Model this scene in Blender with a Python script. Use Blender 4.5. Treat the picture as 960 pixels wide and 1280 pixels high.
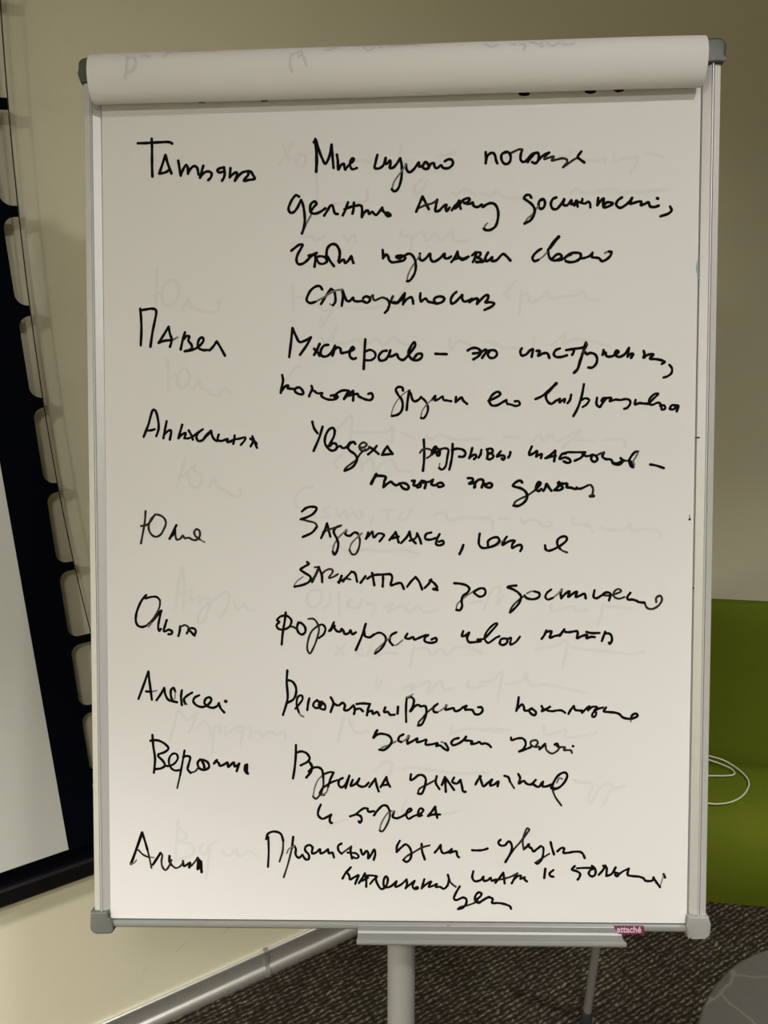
import bpy, bmesh, math, random
from mathutils import Vector, Matrix

for o in list(bpy.data.objects): bpy.data.objects.remove(o, do_unlink=True)
SC = bpy.context.scene; COL = SC.collection
random.seed(7)

# ------------------------------------------------------------------ camera, light, exposure
CAM_F = Vector((0.000000, 0.943124, -0.332441)); CAM_R = Vector((0.999984, -0.001852, -0.005254)); CAM_U = Vector((0.005571, 0.332436, 0.943109))
cd = bpy.data.cameras.new('camera'); cam = bpy.data.objects.new('camera', cd); COL.objects.link(cam)
cam.matrix_world = Matrix(((CAM_R.x, CAM_U.x, -CAM_F.x, 0), (CAM_R.y, CAM_U.y, -CAM_F.y, 0),
                           (CAM_R.z, CAM_U.z, -CAM_F.z, 1.55), (0, 0, 0, 1)))
cd.sensor_fit = 'VERTICAL'; cd.sensor_height = 36.0; cd.lens = 961.0 / 1280.0 * 36.0; cd.clip_start = 0.02
SC.camera = cam
SC.view_settings.view_transform = 'Standard'; SC.view_settings.look = 'None'
SC.view_settings.gamma = 1.0; SC.view_settings.use_curve_mapping = False
SC.view_settings.exposure = 0.0
w = bpy.data.worlds.new('world'); SC.world = w; w.use_nodes = True
w.node_tree.nodes['Background'].inputs[0].default_value = (1, 0.93, 0.82, 1)
w.node_tree.nodes['Background'].inputs[1].default_value = 0.02

def downlight(name, loc, energy, size, spread, color=(1, 0.968, 0.925), aim=None):
    ld = bpy.data.lights.new(name, 'AREA'); ld.shape = 'DISK'; ld.size = size
    ld.energy = energy; ld.spread = math.radians(spread); ld.color = color
    o = bpy.data.objects.new(name, ld); COL.objects.link(o); o.location = loc
    if aim is not None:
        o.rotation_euler = (Vector(aim) - Vector(loc)).to_track_quat('-Z', 'Y').to_euler()
    return o
for loc, watt, size, spread in (((0.62, -0.20, 2.72), 14, 0.17, 132), ((0.2, -1.5, 2.72), 21, 0.3, 165), ((0.2, -0.9, 2.72), 17, 0.25, 102),
                                ((-1.0, -1.6, 2.72), 26, 0.25, 168), ((-1.6, -0.9, 2.72), 92, 0.25, 103), ((1.65, 0.55, 2.72), 19, 0.2, 84)):
    downlight('ceiling_downlight', loc, watt, size, spread)

# ------------------------------------------------------------------ materials
def mat(name, color, rough=0.6, metal=0.0, noise=0.0, nscale=40.0, bump=0.0, bscale=200.0, spec=0.5):
    m = bpy.data.materials.new(name); m.use_nodes = True
    nt = m.node_tree; b = nt.nodes['Principled BSDF']
    b.inputs['Base Color'].default_value = (*color, 1); b.inputs['Roughness'].default_value = rough
    b.inputs['Metallic'].default_value = metal; b.inputs['Specular IOR Level'].default_value = spec
    tc = nt.nodes.new('ShaderNodeTexCoord')
    if noise:
        n = nt.nodes.new('ShaderNodeTexNoise'); n.inputs['Scale'].default_value = nscale; n.inputs['Detail'].default_value = 4
        nt.links.new(tc.outputs['Object'], n.inputs['Vector'])
        mx = nt.nodes.new('ShaderNodeMix'); mx.data_type = 'RGBA'
        mx.inputs[6].default_value = (*[c * (1 - noise) for c in color], 1)
        mx.inputs[7].default_value = (*[min(1, c * (1 + noise)) for c in color], 1)
        nt.links.new(n.outputs['Fac'], mx.inputs[0]); nt.links.new(mx.outputs[2], b.inputs['Base Color'])
    if bump:
        n2 = nt.nodes.new('ShaderNodeTexNoise'); n2.inputs['Scale'].default_value = bscale; n2.inputs['Detail'].default_value = 3
        nt.links.new(tc.outputs['Object'], n2.inputs['Vector'])
        bp = nt.nodes.new('ShaderNodeBump'); bp.inputs['Strength'].default_value = bump; bp.inputs['Distance'].default_value = 0.002
        nt.links.new(n2.outputs['Fac'], bp.inputs['Height']); nt.links.new(bp.outputs['Normal'], b.inputs['Normal'])
    return m
M = {}
M['wall'] = mat('cream_wall_paint', (0.735, 0.695, 0.520), 0.55, noise=0.03, nscale=3, bump=0.12, bscale=350)
M['ceiling'] = mat('ceiling_white', (0.72, 0.70, 0.66), 0.9, noise=0.02)
M['paper'] = mat('paper_white', (0.645, 0.637, 0.625), 0.75, noise=0.012, nscale=9, bump=0.03, bscale=30, spec=0.3)
M['ink'] = mat('black_marker_ink', (0.0045, 0.0042, 0.0036), 0.8, noise=0.3, nscale=300, spec=0.04)
M['ink_mid'] = mat('thin_marker_ink', (0.024, 0.023, 0.019), 0.8, noise=0.4, nscale=400, spec=0.06)
M['ink_dry'] = mat('dry_marker_ink', (0.135, 0.132, 0.118), 0.8, noise=0.4, nscale=500, spec=0.1)
M['ink_faint'] = mat('show_through_ink', (0.602, 0.597, 0.583), 0.75, noise=0.03, nscale=80, spec=0.3)
M['ink_roll'] = mat('show_through_ink_on_curl', (0.53, 0.535, 0.53), 0.75, noise=0.04, nscale=80, spec=0.3)
M['ink_blue'] = mat('blue_marker_smudge', (0.25, 0.33, 0.38), 0.8, noise=0.2, nscale=200)
M['alu'] = mat('anodised_aluminium', (0.58, 0.577, 0.56), 0.50, metal=0.5, noise=0.04, nscale=60, bump=0.03, bscale=600)
M['alu_skirt'] = mat('brushed_skirting_aluminium', (0.74, 0.74, 0.70), 0.36, metal=0.8, noise=0.04, nscale=60)
M['tube'] = mat('grey_lacquered_steel', (0.27, 0.27, 0.25), 0.45, metal=0.2, noise=0.03)
M['tray'] = mat('grey_tray_aluminium', (0.25, 0.255, 0.24), 0.45, metal=0.3, noise=0.04, nscale=60)
M['thin_leg'] = mat('grey_leg_paint', (0.13, 0.125, 0.115), 0.45, noise=0.03)
M['cap_dark'] = mat('dark_grey_plastic_cap', (0.060, 0.064, 0.056), 0.45, noise=0.04, nscale=90)
M['cap'] = mat('grey_plastic_cap', (0.115, 0.123, 0.110), 0.45, noise=0.04, nscale=90)
M['cap_light'] = mat('light_grey_plastic_cap', (0.25, 0.255, 0.24), 0.45, noise=0.04, nscale=90)
M['board'] = mat('whiteboard_enamel', (0.66, 0.66, 0.64), 0.25, noise=0.01)
M['rubber'] = mat('black_rubber', (0.012, 0.012, 0.012), 0.7, noise=0.2)
M['purple'] = mat('purple_label', (0.12, 0.018, 0.055), 0.5, noise=0.04)
M['letter'] = mat('pale_pink_lettering', (0.62, 0.40, 0.48), 0.5, noise=0.02)
M['screen_black'] = mat('black_screen_border', (0.0018, 0.0024, 0.0052), 0.85, noise=0.2, spec=0.03)
M['screen_white'] = mat('matte_projection_fabric', (0.56, 0.565, 0.525), 0.9, noise=0.015, nscale=8, spec=0.1)
M['cord'] = mat('black_tension_cord', (0.012, 0.010, 0.008), 0.6, noise=0.1)
M['bar'] = mat('black_bottom_bar', (0.004, 0.004, 0.005), 0.5, noise=0.2, spec=0.2)
M['green'] = mat('olive_green_upholstery', (0.082, 0.105, 0.0042), 0.85, noise=0.10, nscale=120, bump=0.15, bscale=900, spec=0.15)
M['cable'] = mat('white_cable_sheath', (0.46, 0.47, 0.36), 0.5, noise=0.02)
M['scuff'] = mat('wall_scuff', (0.58, 0.56, 0.42), 0.6, noise=0.1)
M['darkmetal'] = mat('dark_table_base', (0.03, 0.03, 0.03), 0.5, noise=0.1)

def carpet_material():
    m = bpy.data.materials.new('brown_loop_carpet'); m.use_nodes = True
    nt = m.node_tree; b = nt.nodes['Principled BSDF']; N = nt.nodes.new; L = nt.links.new
    b.inputs['Roughness'].default_value = 0.95; b.inputs['Specular IOR Level'].default_value = 0.1
    tc = N('ShaderNodeTexCoord'); rot = N('ShaderNodeMapping'); rot.inputs['Rotation'].default_value = (0, 0, -math.radians(28.7))
    L(tc.outputs['Object'], rot.inputs['Vector'])
    sep = N('ShaderNodeSeparateXYZ'); L(rot.outputs['Vector'], sep.inputs['Vector'])
    def math_(op, a, bb=None):
        n = N('ShaderNodeMath'); n.operation = op
        for i, v in enumerate((a, bb)):
            if v is None: continue
            if isinstance(v, (int, float)): n.inputs[i].default_value = v
            else: L(v, n.inputs[i])
        return n.outputs[0]
    wob = N('ShaderNodeTexNoise'); wob.inputs['Scale'].default_value = 55; wob.inputs['Detail'].default_value = 4; L(rot.outputs['Vector'], wob.inputs['Vector'])
    wv = math_('MULTIPLY', math_('SUBTRACT', wob.outputs['Fac'], 0.5), 0.015)
    y = math_('ADD', sep.outputs['Y'], wv)
    row = math_('SINE', math_('MULTIPLY', y, 2 * math.pi / 0.0102))
    x = math_('ADD', sep.outputs['X'], math_('MULTIPLY', wv, 1.4))
    stitch = math_('SINE', math_('MULTIPLY', x, 2 * math.pi / 0.0165))
    row01 = math_('ADD', math_('MULTIPLY', row, 0.5), 0.5)
    st01 = math_('ADD', math_('MULTIPLY', stitch, 0.30), 0.72)
    # dashes along each row
    st = N('ShaderNodeMapping'); st.inputs['Scale'].default_value = (42, 110, 1); L(rot.outputs['Vector'], st.inputs['Vector'])
    n1 = N('ShaderNodeTexNoise'); n1.inputs['Scale'].default_value = 1.0; n1.inputs['Detail'].default_value = 5; n1.inputs['Roughness'].default_value = 0.7
    L(st.outputs['Vector'], n1.inputs['Vector'])
    r1 = N('ShaderNodeMapRange'); r1.inputs['From Min'].default_value = 0.40; r1.inputs['From Max'].default_value = 0.62; L(n1.outputs['Fac'], r1.inputs['Value'])
    fine = N('ShaderNodeTexNoise'); fine.inputs['Scale'].default_value = 420; fine.inputs['Detail'].default_value = 2; L(rot.outputs['Vector'], fine.inputs['Vector'])
    rf = N('ShaderNodeMapRange'); rf.inputs['From Min'].default_value = 0.3; rf.inputs['From Max'].default_value = 0.7; rf.inputs['To Min'].default_value = 0.2; rf.inputs['To Max'].default_value = 1.6
    L(fine.outputs['Fac'], rf.inputs['Value'])
    f = math_('MULTIPLY', math_('MULTIPLY', math_('MULTIPLY', row01, st01), math_('ADD', math_('MULTIPLY', r1.outputs[0], 0.85), 0.12)), rf.outputs[0])
    ramp = N('ShaderNodeValToRGB'); L(f, ramp.inputs['Fac'])
    e = ramp.color_ramp.elements
    e[0].position = 0.03; e[0].color = (0.012, 0.0105, 0.008, 1)
    e[1].position = 0.85; e[1].color = (0.27, 0.24, 0.175, 1)
    k = e.new(0.35); k.color = (0.078, 0.064, 0.046, 1)
    big = N('ShaderNodeTexNoise'); big.inputs['Scale'].default_value = 7; big.inputs['Detail'].default_value = 3; L(rot.outputs['Vector'], big.inputs['Vector'])
    tint = N('ShaderNodeValToRGB'); L(big.outputs['Fac'], tint.inputs['Fac'])
    t = tint.color_ramp.elements; t[0].position = 0.35; t[0].color = (0.80, 0.70, 0.72, 1); t[1].position = 0.62; t[1].color = (0.98, 1.02, 0.90, 1)
    mx = N('ShaderNodeMix'); mx.data_type = 'RGBA'; mx.blend_type = 'MULTIPLY'; mx.inputs[0].default_value = 1
    L(ramp.outputs['Color'], mx.inputs[6]); L(tint.outputs['Color'], mx.inputs[7]); L(mx.outputs[2], b.inputs['Base Color'])
    bp = N('ShaderNodeBump'); bp.inputs['Strength'].default_value = 0.8; bp.inputs['Distance'].default_value = 0.004
    L(f, bp.inputs['Height']); L(bp.outputs['Normal'], b.inputs['Normal'])
    return m
M['carpet'] = carpet_material()

def stone_material():
    m = bpy.data.materials.new('grey_veined_stone'); m.use_nodes = True
    nt = m.node_tree; b = nt.nodes['Principled BSDF']; N = nt.nodes.new; L = nt.links.new
    b.inputs['Roughness'].default_value = 0.55
    tc = N('ShaderNodeTexCoord')
    no = N('ShaderNodeTexNoise'); no.inputs['Scale'].default_value = 9; no.inputs['Detail'].default_value = 5; L(tc.outputs['Object'], no.inputs['Vector'])
    ad = N('ShaderNodeMix'); ad.data_type = 'VECTOR'; ad.inputs[0].default_value = 0.06
    L(tc.outputs['Object'], ad.inputs[4]); L(no.outputs['Color'], ad.inputs[5])
    vo = N('ShaderNodeTexVoronoi'); vo.feature = 'DISTANCE_TO_EDGE'; vo.inputs['Scale'].default_value = 9.0; L(ad.outputs[1], vo.inputs['Vector'])
    vc = N('ShaderNodeTexVoronoi'); vc.inputs['Scale'].default_value = 9.0; L(ad.outputs[1], vc.inputs['Vector'])
    cell = N('ShaderNodeMix'); cell.data_type = 'RGBA'; cell.inputs[6].default_value = (0.038, 0.037, 0.029, 1); cell.inputs[7].default_value = (0.056, 0.054, 0.043, 1)
    sx = N('ShaderNodeSeparateColor'); L(vc.outputs['Color'], sx.inputs[0]); L(sx.outputs[0], cell.inputs[0])
    vr = N('ShaderNodeMapRange'); vr.inputs['From Min'].default_value = 0.0; vr.inputs['From Max'].default_value = 0.028; vr.inputs['To Min'].default_value = 1; vr.inputs['To Max'].default_value = 0
    L(vo.outputs['Distance'], vr.inputs['Value'])
    mx = N('ShaderNodeMix'); mx.data_type = 'RGBA'; L(vr.outputs[0], mx.inputs[0]); L(cell.outputs[2], mx.inputs[6]); mx.inputs[7].default_value = (0.082, 0.080, 0.064, 1)
    n2 = N('ShaderNodeTexNoise'); n2.inputs['Scale'].default_value = 60; n2.inputs['Detail'].default_value = 4; L(tc.outputs['Object'], n2.inputs['Vector'])
    mr = N('ShaderNodeMapRange'); mr.inputs['To Min'].default_value = 0.88; mr.inputs['To Max'].default_value = 1.12; L(n2.outputs['Fac'], mr.inputs['Value'])
    ml = N('ShaderNodeMix'); ml.data_type = 'RGBA'; ml.blend_type = 'MULTIPLY'; ml.inputs[0].default_value = 1
    L(mx.outputs[2], ml.inputs[6]); L(mr.outputs[0], ml.inputs[7]); L(ml.outputs[2], b.inputs['Base Color'])
    return m
M['stone'] = stone_material()

# ------------------------------------------------------------------ helpers
def link(name, bm, m, parent=None, origin=Vector((0, 0, 0)), smooth=False, angle=35):
    """bm in world coordinates -> ONE mesh object; children share their root's origin"""
    bmesh.ops.recalc_face_normals(bm, faces=bm.faces[:])
    bmesh.ops.translate(bm, verts=bm.verts[:], vec=-Vector(origin))
    me = bpy.data.meshes.new(name); bm.to_mesh(me); bm.free()
    o = bpy.data.objects.new(name, me); COL.objects.link(o)
    for mm in (m if isinstance(m, (list, tuple)) else [m]): me.materials.append(mm)
    if smooth:
        for p in me.polygons: p.use_smooth = True
        try: me.set_sharp_from_angle(angle=math.radians(angle))
        except Exception: pass
    if parent is not None: o.parent = parent
    else: o.location = origin
    return o
def empty(name, loc, label, cat, group=None):
    o = bpy.data.objects.new(name, None); COL.objects.link(o); o.location = loc
    o.empty_display_size = 0.1; o['label'] = label; o['category'] = cat
    if group: o['group'] = group
    return o
def structure(o): o['kind'] = 'structure'; return o
def prism(bm, pts, axis0, axis1, fn, closed=True, caps=True):
    """sweep a 2D profile pts between two stations; fn(p, t) -> world Vector"""
    a = [bm.verts.new(fn(p, axis0)) for p in pts]; b = [bm.verts.new(fn(p, axis1)) for p in pts]
    n = len(pts)
    for i in range(n if closed else n - 1):
        j = (i + 1) % n; bm.faces.new((a[i], a[j], b[j], b[i]))
    if caps and closed: bm.faces.new(a[::-1]); bm.faces.new(b)
    return bm
def tube(bm, pts, r, seg=14, caps=True):
    pts = [Vector(p) for p in pts]; rings = []
    rr = r if isinstance(r, (list, tuple)) else [r] * len(pts)
    up = None
    for i, p in enumerate(pts):
        d = (pts[min(i + 1, len(pts) - 1)] - pts[max(i - 1, 0)]).normalized()
        if up is None:
            up = d.cross(Vector((0, 0, 1)) if abs(d.z) < 0.9 else Vector((1, 0, 0))).normalized()
        up = (up - d * up.dot(d)).normalized(); s = d.cross(up)
        rings.append([bm.verts.new(p + rr[i] * (math.cos(k * 2 * math.pi / seg) * up + math.sin(k * 2 * math.pi / seg) * s)) for k in range(seg)])
    for a, b in zip(rings, rings[1:]):
        for k in range(seg): bm.faces.new((a[k], a[(k + 1) % seg], b[(k + 1) % seg], b[k]))
    if caps: bm.faces.new(rings[0][::-1]); bm.faces.new(rings[-1])
    return bm
def lathe(bm, prof, c, seg=64):
    rings = []
    for r, z in prof:
        rings.append([bm.verts.new((c[0] + r * math.cos(2 * math.pi * k / seg), c[1] + r * math.sin(2 * math.pi * k / seg), z)) for k in range(seg)])
    for a, b in zip(rings, rings[1:]):
        for k in range(seg): bm.faces.new((a[k], a[(k + 1) % seg], b[(k + 1) % seg], b[k]))
    bm.faces.new(rings[0][::-1]); bm.faces.new(rings[-1])
    return bm
def catmull(P, sub=6):
    P = [Vector(p) for p in P]
    if len(P) < 3:
        return P
    Q = [P[0] * 2 - P[1]] + P + [P[-1] * 2 - P[-2]]; out = []
    for i in range(1, len(Q) - 2):
        p0, p1, p2, p3 = Q[i - 1:i + 3]
        t0 = 0.0; t1 = t0 + max(1e-6, (p1 - p0).length) ** 0.5; t2 = t1 + max(1e-6, (p2 - p1).length) ** 0.5; t3 = t2 + max(1e-6, (p3 - p2).length) ** 0.5
        n = sub if (p2 - p1).length > 1e-5 else 1
        for k in range(n):
            t = t1 + (t2 - t1) * k / n
            A1 = p0 * ((t1 - t) / (t1 - t0)) + p1 * ((t - t0) / (t1 - t0)); A2 = p1 * ((t2 - t) / (t2 - t1)) + p2 * ((t - t1) / (t2 - t1))
            A3 = p2 * ((t3 - t) / (t3 - t2)) + p3 * ((t - t2) / (t3 - t2))
            B1 = A1 * ((t2 - t) / (t2 - t0)) + A2 * ((t - t0) / (t2 - t0)); B2 = A2 * ((t3 - t) / (t3 - t1)) + A3 * ((t - t1) / (t3 - t1))
            out.append(B1 * ((t2 - t) / (t2 - t1)) + B2 * ((t - t1) / (t2 - t1)))
    out.append(P[-1]); return out

# ------------------------------------------------------------------ room frame: s along the wall, n out of it
WD = Vector((0.877112, 0.480285, 0.000000)); WN = Vector((0.480285, -0.877112, 0.000000)); WALL_N = -1.26088
def room(s, n, z): return WD * s + WN * n + Vector((0, 0, z))
S0, S1, N1, ZC = -2.7, 3.6, 3.4, 2.8
def roombox(name, s0, s1, n0, n1, z0, z1, m):
    bm = bmesh.new()
    vs = [bm.verts.new(room(s, n, z)) for z in (z0, z1) for (s, n) in ((s0, n0), (s1, n0), (s1, n1), (s0, n1))]
    for f in ((0, 3, 2, 1), (4, 5, 6, 7), (0, 1, 5, 4), (1, 2, 6, 5), (2, 3, 7, 6), (3, 0, 4, 7)): bm.faces.new([vs[i] for i in f])
    return structure(link(name, bm, m))
T = 0.1
roombox('floor', S0 - T, S1 + T, WALL_N - T, N1 + T, -T, 0.0, M['carpet'])
roombox('ceiling', S0 - T, S1 + T, WALL_N - T, N1 + T, ZC, ZC + T, M['ceiling'])
wall_back = roombox('wall_back', S0, S1, WALL_N - T, WALL_N, 0, ZC, M['wall'])
roombox('wall_front', S0, S1, N1, N1 + T, 0, ZC, M['wall'])
roombox('wall_left', S0 - T, S0, WALL_N - T, N1 + T, 0, ZC, M['wall'])
roombox('wall_right', S1, S1 + T, WALL_N - T, N1 + T, 0, ZC, M['wall'])

# aluminium skirting with a clip over its joint
def skirt_profile(k=0.0):
    p = [(0, 0.068), (0.005, 0.0685), (0.0075, 0.0665), (0.008, 0.063), (0.0065, 0.0605), (0.0055, 0.058), (0.0055, 0.028),
         (0.0075, 0.0245), (0.0105, 0.0225), (0.0135, 0.018), (0.015, 0.012), (0.015, 0.004), (0.0135, 0.0), (0, 0.0)]
    return [(max(0, t + (k if t > 0 else 0)), z + (k if z > 0.06 else 0)) for t, z in p]
sk = structure(link('baseboard_back', prism(bmesh.new(), skirt_profile(), S0, S1, lambda p, t: room(t, WALL_N + p[0], p[1])), M['alu_skirt'], smooth=True, angle=50))
link('joint_cover', prism(bmesh.new(), skirt_profile(0.0030), 0.3775, 0.3865, lambda p, t: room(t, WALL_N + p[0], p[1])), M['tray'], sk, smooth=True, angle=50)
for (s_, z_, l_, a_) in ((0.128, 0.150, 0.022, 0.55), (0.205, 0.172, 0.035, 0.45), (0.30, 0.165, 0.02, 0.5)):
    bm = bmesh.new(); q = []
    for i in range(9):
        t = i / 8 - 0.5; wd = 0.0016 * math.sin(math.pi * (i + 0.3) / 8.6)
        q.append((s_ + t * l_ * math.cos(a_), z_ + t * l_ * math.sin(a_) + 0.002 * math.sin(5 * t), wd))
    up = [bm.verts.new(room(s, WALL_N + 0.0004, z + wd)) for s, z, wd in q]; dn = [bm.verts.new(room(s, WALL_N + 0.0004, z - wd)) for s, z, wd in q]
    for i in range(8): bm.faces.new((dn[i], dn[i + 1], up[i + 1], up[i]))
    link('scuff_mark', bm, M['scuff'], wall_back)

# ------------------------------------------------------------------ tab-tensioned projection screen on the wall
SCR = WALL_N + 0.035
sroot_loc = room(-0.8, SCR, 0.468)
scr = empty('projection_screen', sroot_loc, 'wall-hung projection screen with scalloped black border and thin side cord', 'projection screen')
def sp(s, z, d=0.0): return room(s, SCR + d, z)
def cord_s(z): return 0.100 + 0.118 * ((z - 1.335) ** 2) * (0.72 if z > 1.335 else 1.0)
TOPZ = 2.52; LEFT = -1.75
bm = bmesh.new()
prism(bm, [(LEFT + 0.06, 0.535), (0.029, 0.535), (0.029, TOPZ - 0.2), (LEFT + 0.06, TOPZ - 0.2)], 0.0004, 0.0012, lambda p, d: sp(p[0], p[1], d))
link('image_area', bm, M['screen_white'], scr, sroot_loc)
# black border: scallops between the tabs
tabs = [1.722 - 0.1313 * k for k in range(-6, 10) if 0.53 < 1.722 - 0.1313 * k < TOPZ]
th = 0.0072; e_, r_ = 0.084, 0.016
edge = [(0.500, cord_s(0.50)), (0.515, cord_s(0.515))]
hi = 0.515
for zt in sorted(tabs) + [TOPZ + th]:
    lo = zt - th
    for i in range(9):
        a_ = i / 8 * math.pi / 2; edge.append((hi + r_ - r_ * math.cos(a_), e_ + r_ - r_ * math.sin(a_)))
    for i in range(9):
        a_ = i / 8 * math.pi / 2; edge.append((lo - r_ + r_ * math.sin(a_), e_ + r_ - r_ * math.cos(a_)))
    hi = zt + th
    if zt < TOPZ: edge += [(lo, cord_s(lo)), (hi, cord_s(hi))]
bm = bmesh.new(); grid = []
for z, s_ in edge:
    grid.append([bm.verts.new(sp(x, z, d)) for d in (0.0004, -0.0006) for x in (LEFT, 0.05, s_)])
for p, q in zip(grid, grid[1:]):
    bm.faces.new((p[0], p[1], q[1], q[0])); bm.faces.new((p[1], p[2], q[2], q[1]))
    bm.faces.new((p[3], q[3], q[4], p[4])); bm.faces.new((p[4], q[4], q[5], p[5]))
    bm.faces.new((p[2], p[5], q[5], q[2])); bm.faces.new((p[0], q[0], q[3], p[3]))
for g in (grid[0], grid[-1]): bm.faces.new((g[0], g[1], g[4], g[3])); bm.faces.new((g[1], g[2], g[5], g[4]))
link('black_border', bm, M['screen_black'], scr, sroot_loc)
bm = bmesh.new(); tube(bm, [sp(cord_s(0.5 + (TOPZ - 0.5) * i / 40), 0.5 + (TOPZ - 0.5) * i / 40) for i in range(41)], 0.0009, 8)
link('tension_cord', bm, M['cord'], scr, sroot_loc, smooth=True)
bm = bmesh.new()
prism(bm, [(-0.006, 0.468), (0.008, 0.468), (0.010, 0.472), (0.010, 0.500), (0.007, 0.505), (-0.006, 0.505)], LEFT - 0.02, 0.185, lambda p, t: sp(t, p[1], p[0]))
link('bottom_bar', bm, M['bar'], scr, sroot_loc)
bm = bmesh.new()
prism(bm, [(-0.035, TOPZ - 0.01), (0.06, TOPZ - 0.01), (0.075, TOPZ + 0.01), (0.075, TOPZ + 0.09), (0.055, TOPZ + 0.11), (-0.035, TOPZ + 0.11)], LEFT - 0.08, 0.25, lambda p, t: sp(t, p[1], p[0]))
link('roller_housing', bm, M['bar'], scr, sroot_loc)

# ------------------------------------------------------------------ flip chart; u across, v up the board, w out of it
BC = Vector((0.014385, 0.816752, 1.273772)); BX = Vector((0.999359, -0.031961, 0.016153)); BV = Vector((0.006980, 0.295710, 0.955252)); BN = Vector((-0.035311, -0.954607, 0.295768))
def B(u, v, w=0.0): return BC + BX * u + BV * v + BN * w
HB = 0.98280 / 2
PU, PW = 0.0058, -0.034                                   # pole axis
pv0 = -(BC.z + BN.z * PW + BX.z * PU - 0.0) / BV.z        # where the pole meets the floor
foot = B(PU, pv0, PW)
fc = empty('flip_chart', (foot.x, foot.y, 0), 'aluminium framed flip chart easel standing in front of the cream wall', 'flip chart')
FL = Vector((foot.x, foot.y, 0))
def part(name, bm, m, parent=None, smooth=False, angle=35): return link(name, bm, m, parent or fc, FL, smooth, angle)
# whiteboard panel
bm = bmesh.new(); prism(bm, [(-0.338, -0.482), (0.338, -0.482), (0.338, 0.482), (-0.338, 0.482)], -0.012, -0.0055, lambda p, w: B(p[0], p[1], w))
part('writing_board', bm, M['board'])
# side rails: outward slope, ridge, groove, inward slope
RP = [(0.350, -0.014), (0.350, -0.004), (0.3497, 0.0002), (0.3489, 0.0014), (0.3426, 0.0025), (0.3423, 0.0023), (0.3421, -0.0035), (0.3411, -0.0035),
      (0.3410, 0.0042), (0.3406, 0.0047), (0.3398, 0.0047), (0.3394, 0.0042), (0.3391, 0.0028), (0.3312, -0.0010), (0.3306, -0.0055), (0.338, -0.014)]
for sgn in (-1, 1):
    part('frame_rail', prism(bmesh.new(), RP, -0.474, 0.474, lambda p, v: B(sgn * p[0], v, p[1])), M['alu'], smooth=True, angle=25)
BP = [(0.4905, -0.014), (0.4905, -0.004), (0.4895, 0.0005), (0.4872, 0.0030), (0.4845, 0.0036), (0.4822, 0.0030), (0.4808, 0.0012), (0.4806, -0.0055), (0.484, -0.014)]
for sgn in (-1, 1):
    part('frame_rail', prism(bmesh.new(), BP, -0.334, 0.334, lambda p, u: B(u, sgn * p[0], p[1])), M['tray'], smooth=True, angle=30)
def cap(poly, m, top=0.0062):
    bm = bmesh.new(); prism(bm, poly, -0.017, top, lambda p, w: B(p[0], p[1], w))
    front = [e for e in bm.edges if all((v.co - BC).dot(BN) > top - 0.001 for v in e.verts)]
    bmesh.ops.bevel(bm, geom=front, offset=0.0028, segments=3, affect='EDGES', profile=0.6)
    return part('corner_cap', bm, m, smooth=True, angle=40)
def arc(cx, cy, r, a0, a1, n=5): return [(cx + r * math.cos(math.radians(a0 + (a1 - a0) * i / n)), cy + r * math.sin(math.radians(a0 + (a1 - a0) * i / n))) for i in range(n + 1)]
# lower left cap wraps round the corner of the pad, lower right cap is a full block
cap([(-0.3525, -0.4690)] + arc(-0.3445, -0.4865, 0.0092, 190, 262) + arc(-0.3305, -0.4905, 0.0045, -82, 10) + [(-0.3262, -0.4845)] + [(-0.3270, -0.4822)] +
    arc(-0.3264, -0.4752, 0.0062, 262, 180) + [(-0.3326, -0.4690)], M['cap'])
cap([(0.3276, -0.4688), (0.3266, -0.4800), (0.3276, -0.4925)] + arc(0.3325, -0.4900, 0.0042, 215, 268) + arc(0.3480, -0.4885, 0.0052, 272, 350) + [(0.3540, -0.4780), (0.3512, -0.4690)], M['cap_light'])
cap([(-0.3305, 0.4690), (-0.3515, 0.4690)] + arc(-0.3455, 0.4780, 0.0082, 195, 172) + arc(-0.3455, 0.4875, 0.0080, 165, 95) + [(-0.3305, 0.4955)], M['cap_dark'])
cap([(0.3305, 0.4955)] + arc(0.3450, 0.4872, 0.0082, 85, 10) + arc(0.3450, 0.4770, 0.0082, -8, -55) + [(0.3505, 0.4690), (0.3305, 0.4690)], M['cap_dark'])
# pad clamp under the curl
bm = bmesh.new(); prism(bm, [(0.4905, -0.004), (0.4905, 0.0060), (0.488, 0.0078), (0.474, 0.0078), (0.472, 0.0060), (0.472, 0.0012), (0.4805, 0.0012), (0.4805, -0.004)], -0.328, 0.322, lambda p, u: B(u, p[0], p[1]))
part('pad_clamp', bm, M['alu'])
# pen tray: back plate over the lower rail, floor and rounded lip
TP = [(-0.4818, 0.0040), (-0.4812, 0.0054), (-0.4822, 0.0064), (-0.4880, 0.0064), (-0.4900, 0.0078), (-0.4905, 0.0105), (-0.4905, 0.0225), (-0.4892, 0.0240),
      (-0.4872, 0.0240), (-0.4866, 0.0252), (-0.4874, 0.0268), (-0.4900, 0.0272), (-0.4922, 0.0262), (-0.4930, 0.0240), (-0.4930, 0.0060), (-0.4920, 0.0040)]
TP = [(v, w) for v, w in TP]
part('pen_tray', prism(bmesh.new(), TP, -0.0432, 0.2540, lambda p, u: B(u, p[0], p[1])), M['tray'], smooth=True, angle=30)
bm = bmesh.new(); tube(bm, [B(0.060, -0.4812, 0.0035), B(0.060, -0.4812, 0.0072)], 0.0016, 10); part('tray_screw', bm, M['cap_light'], smooth=True)
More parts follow.
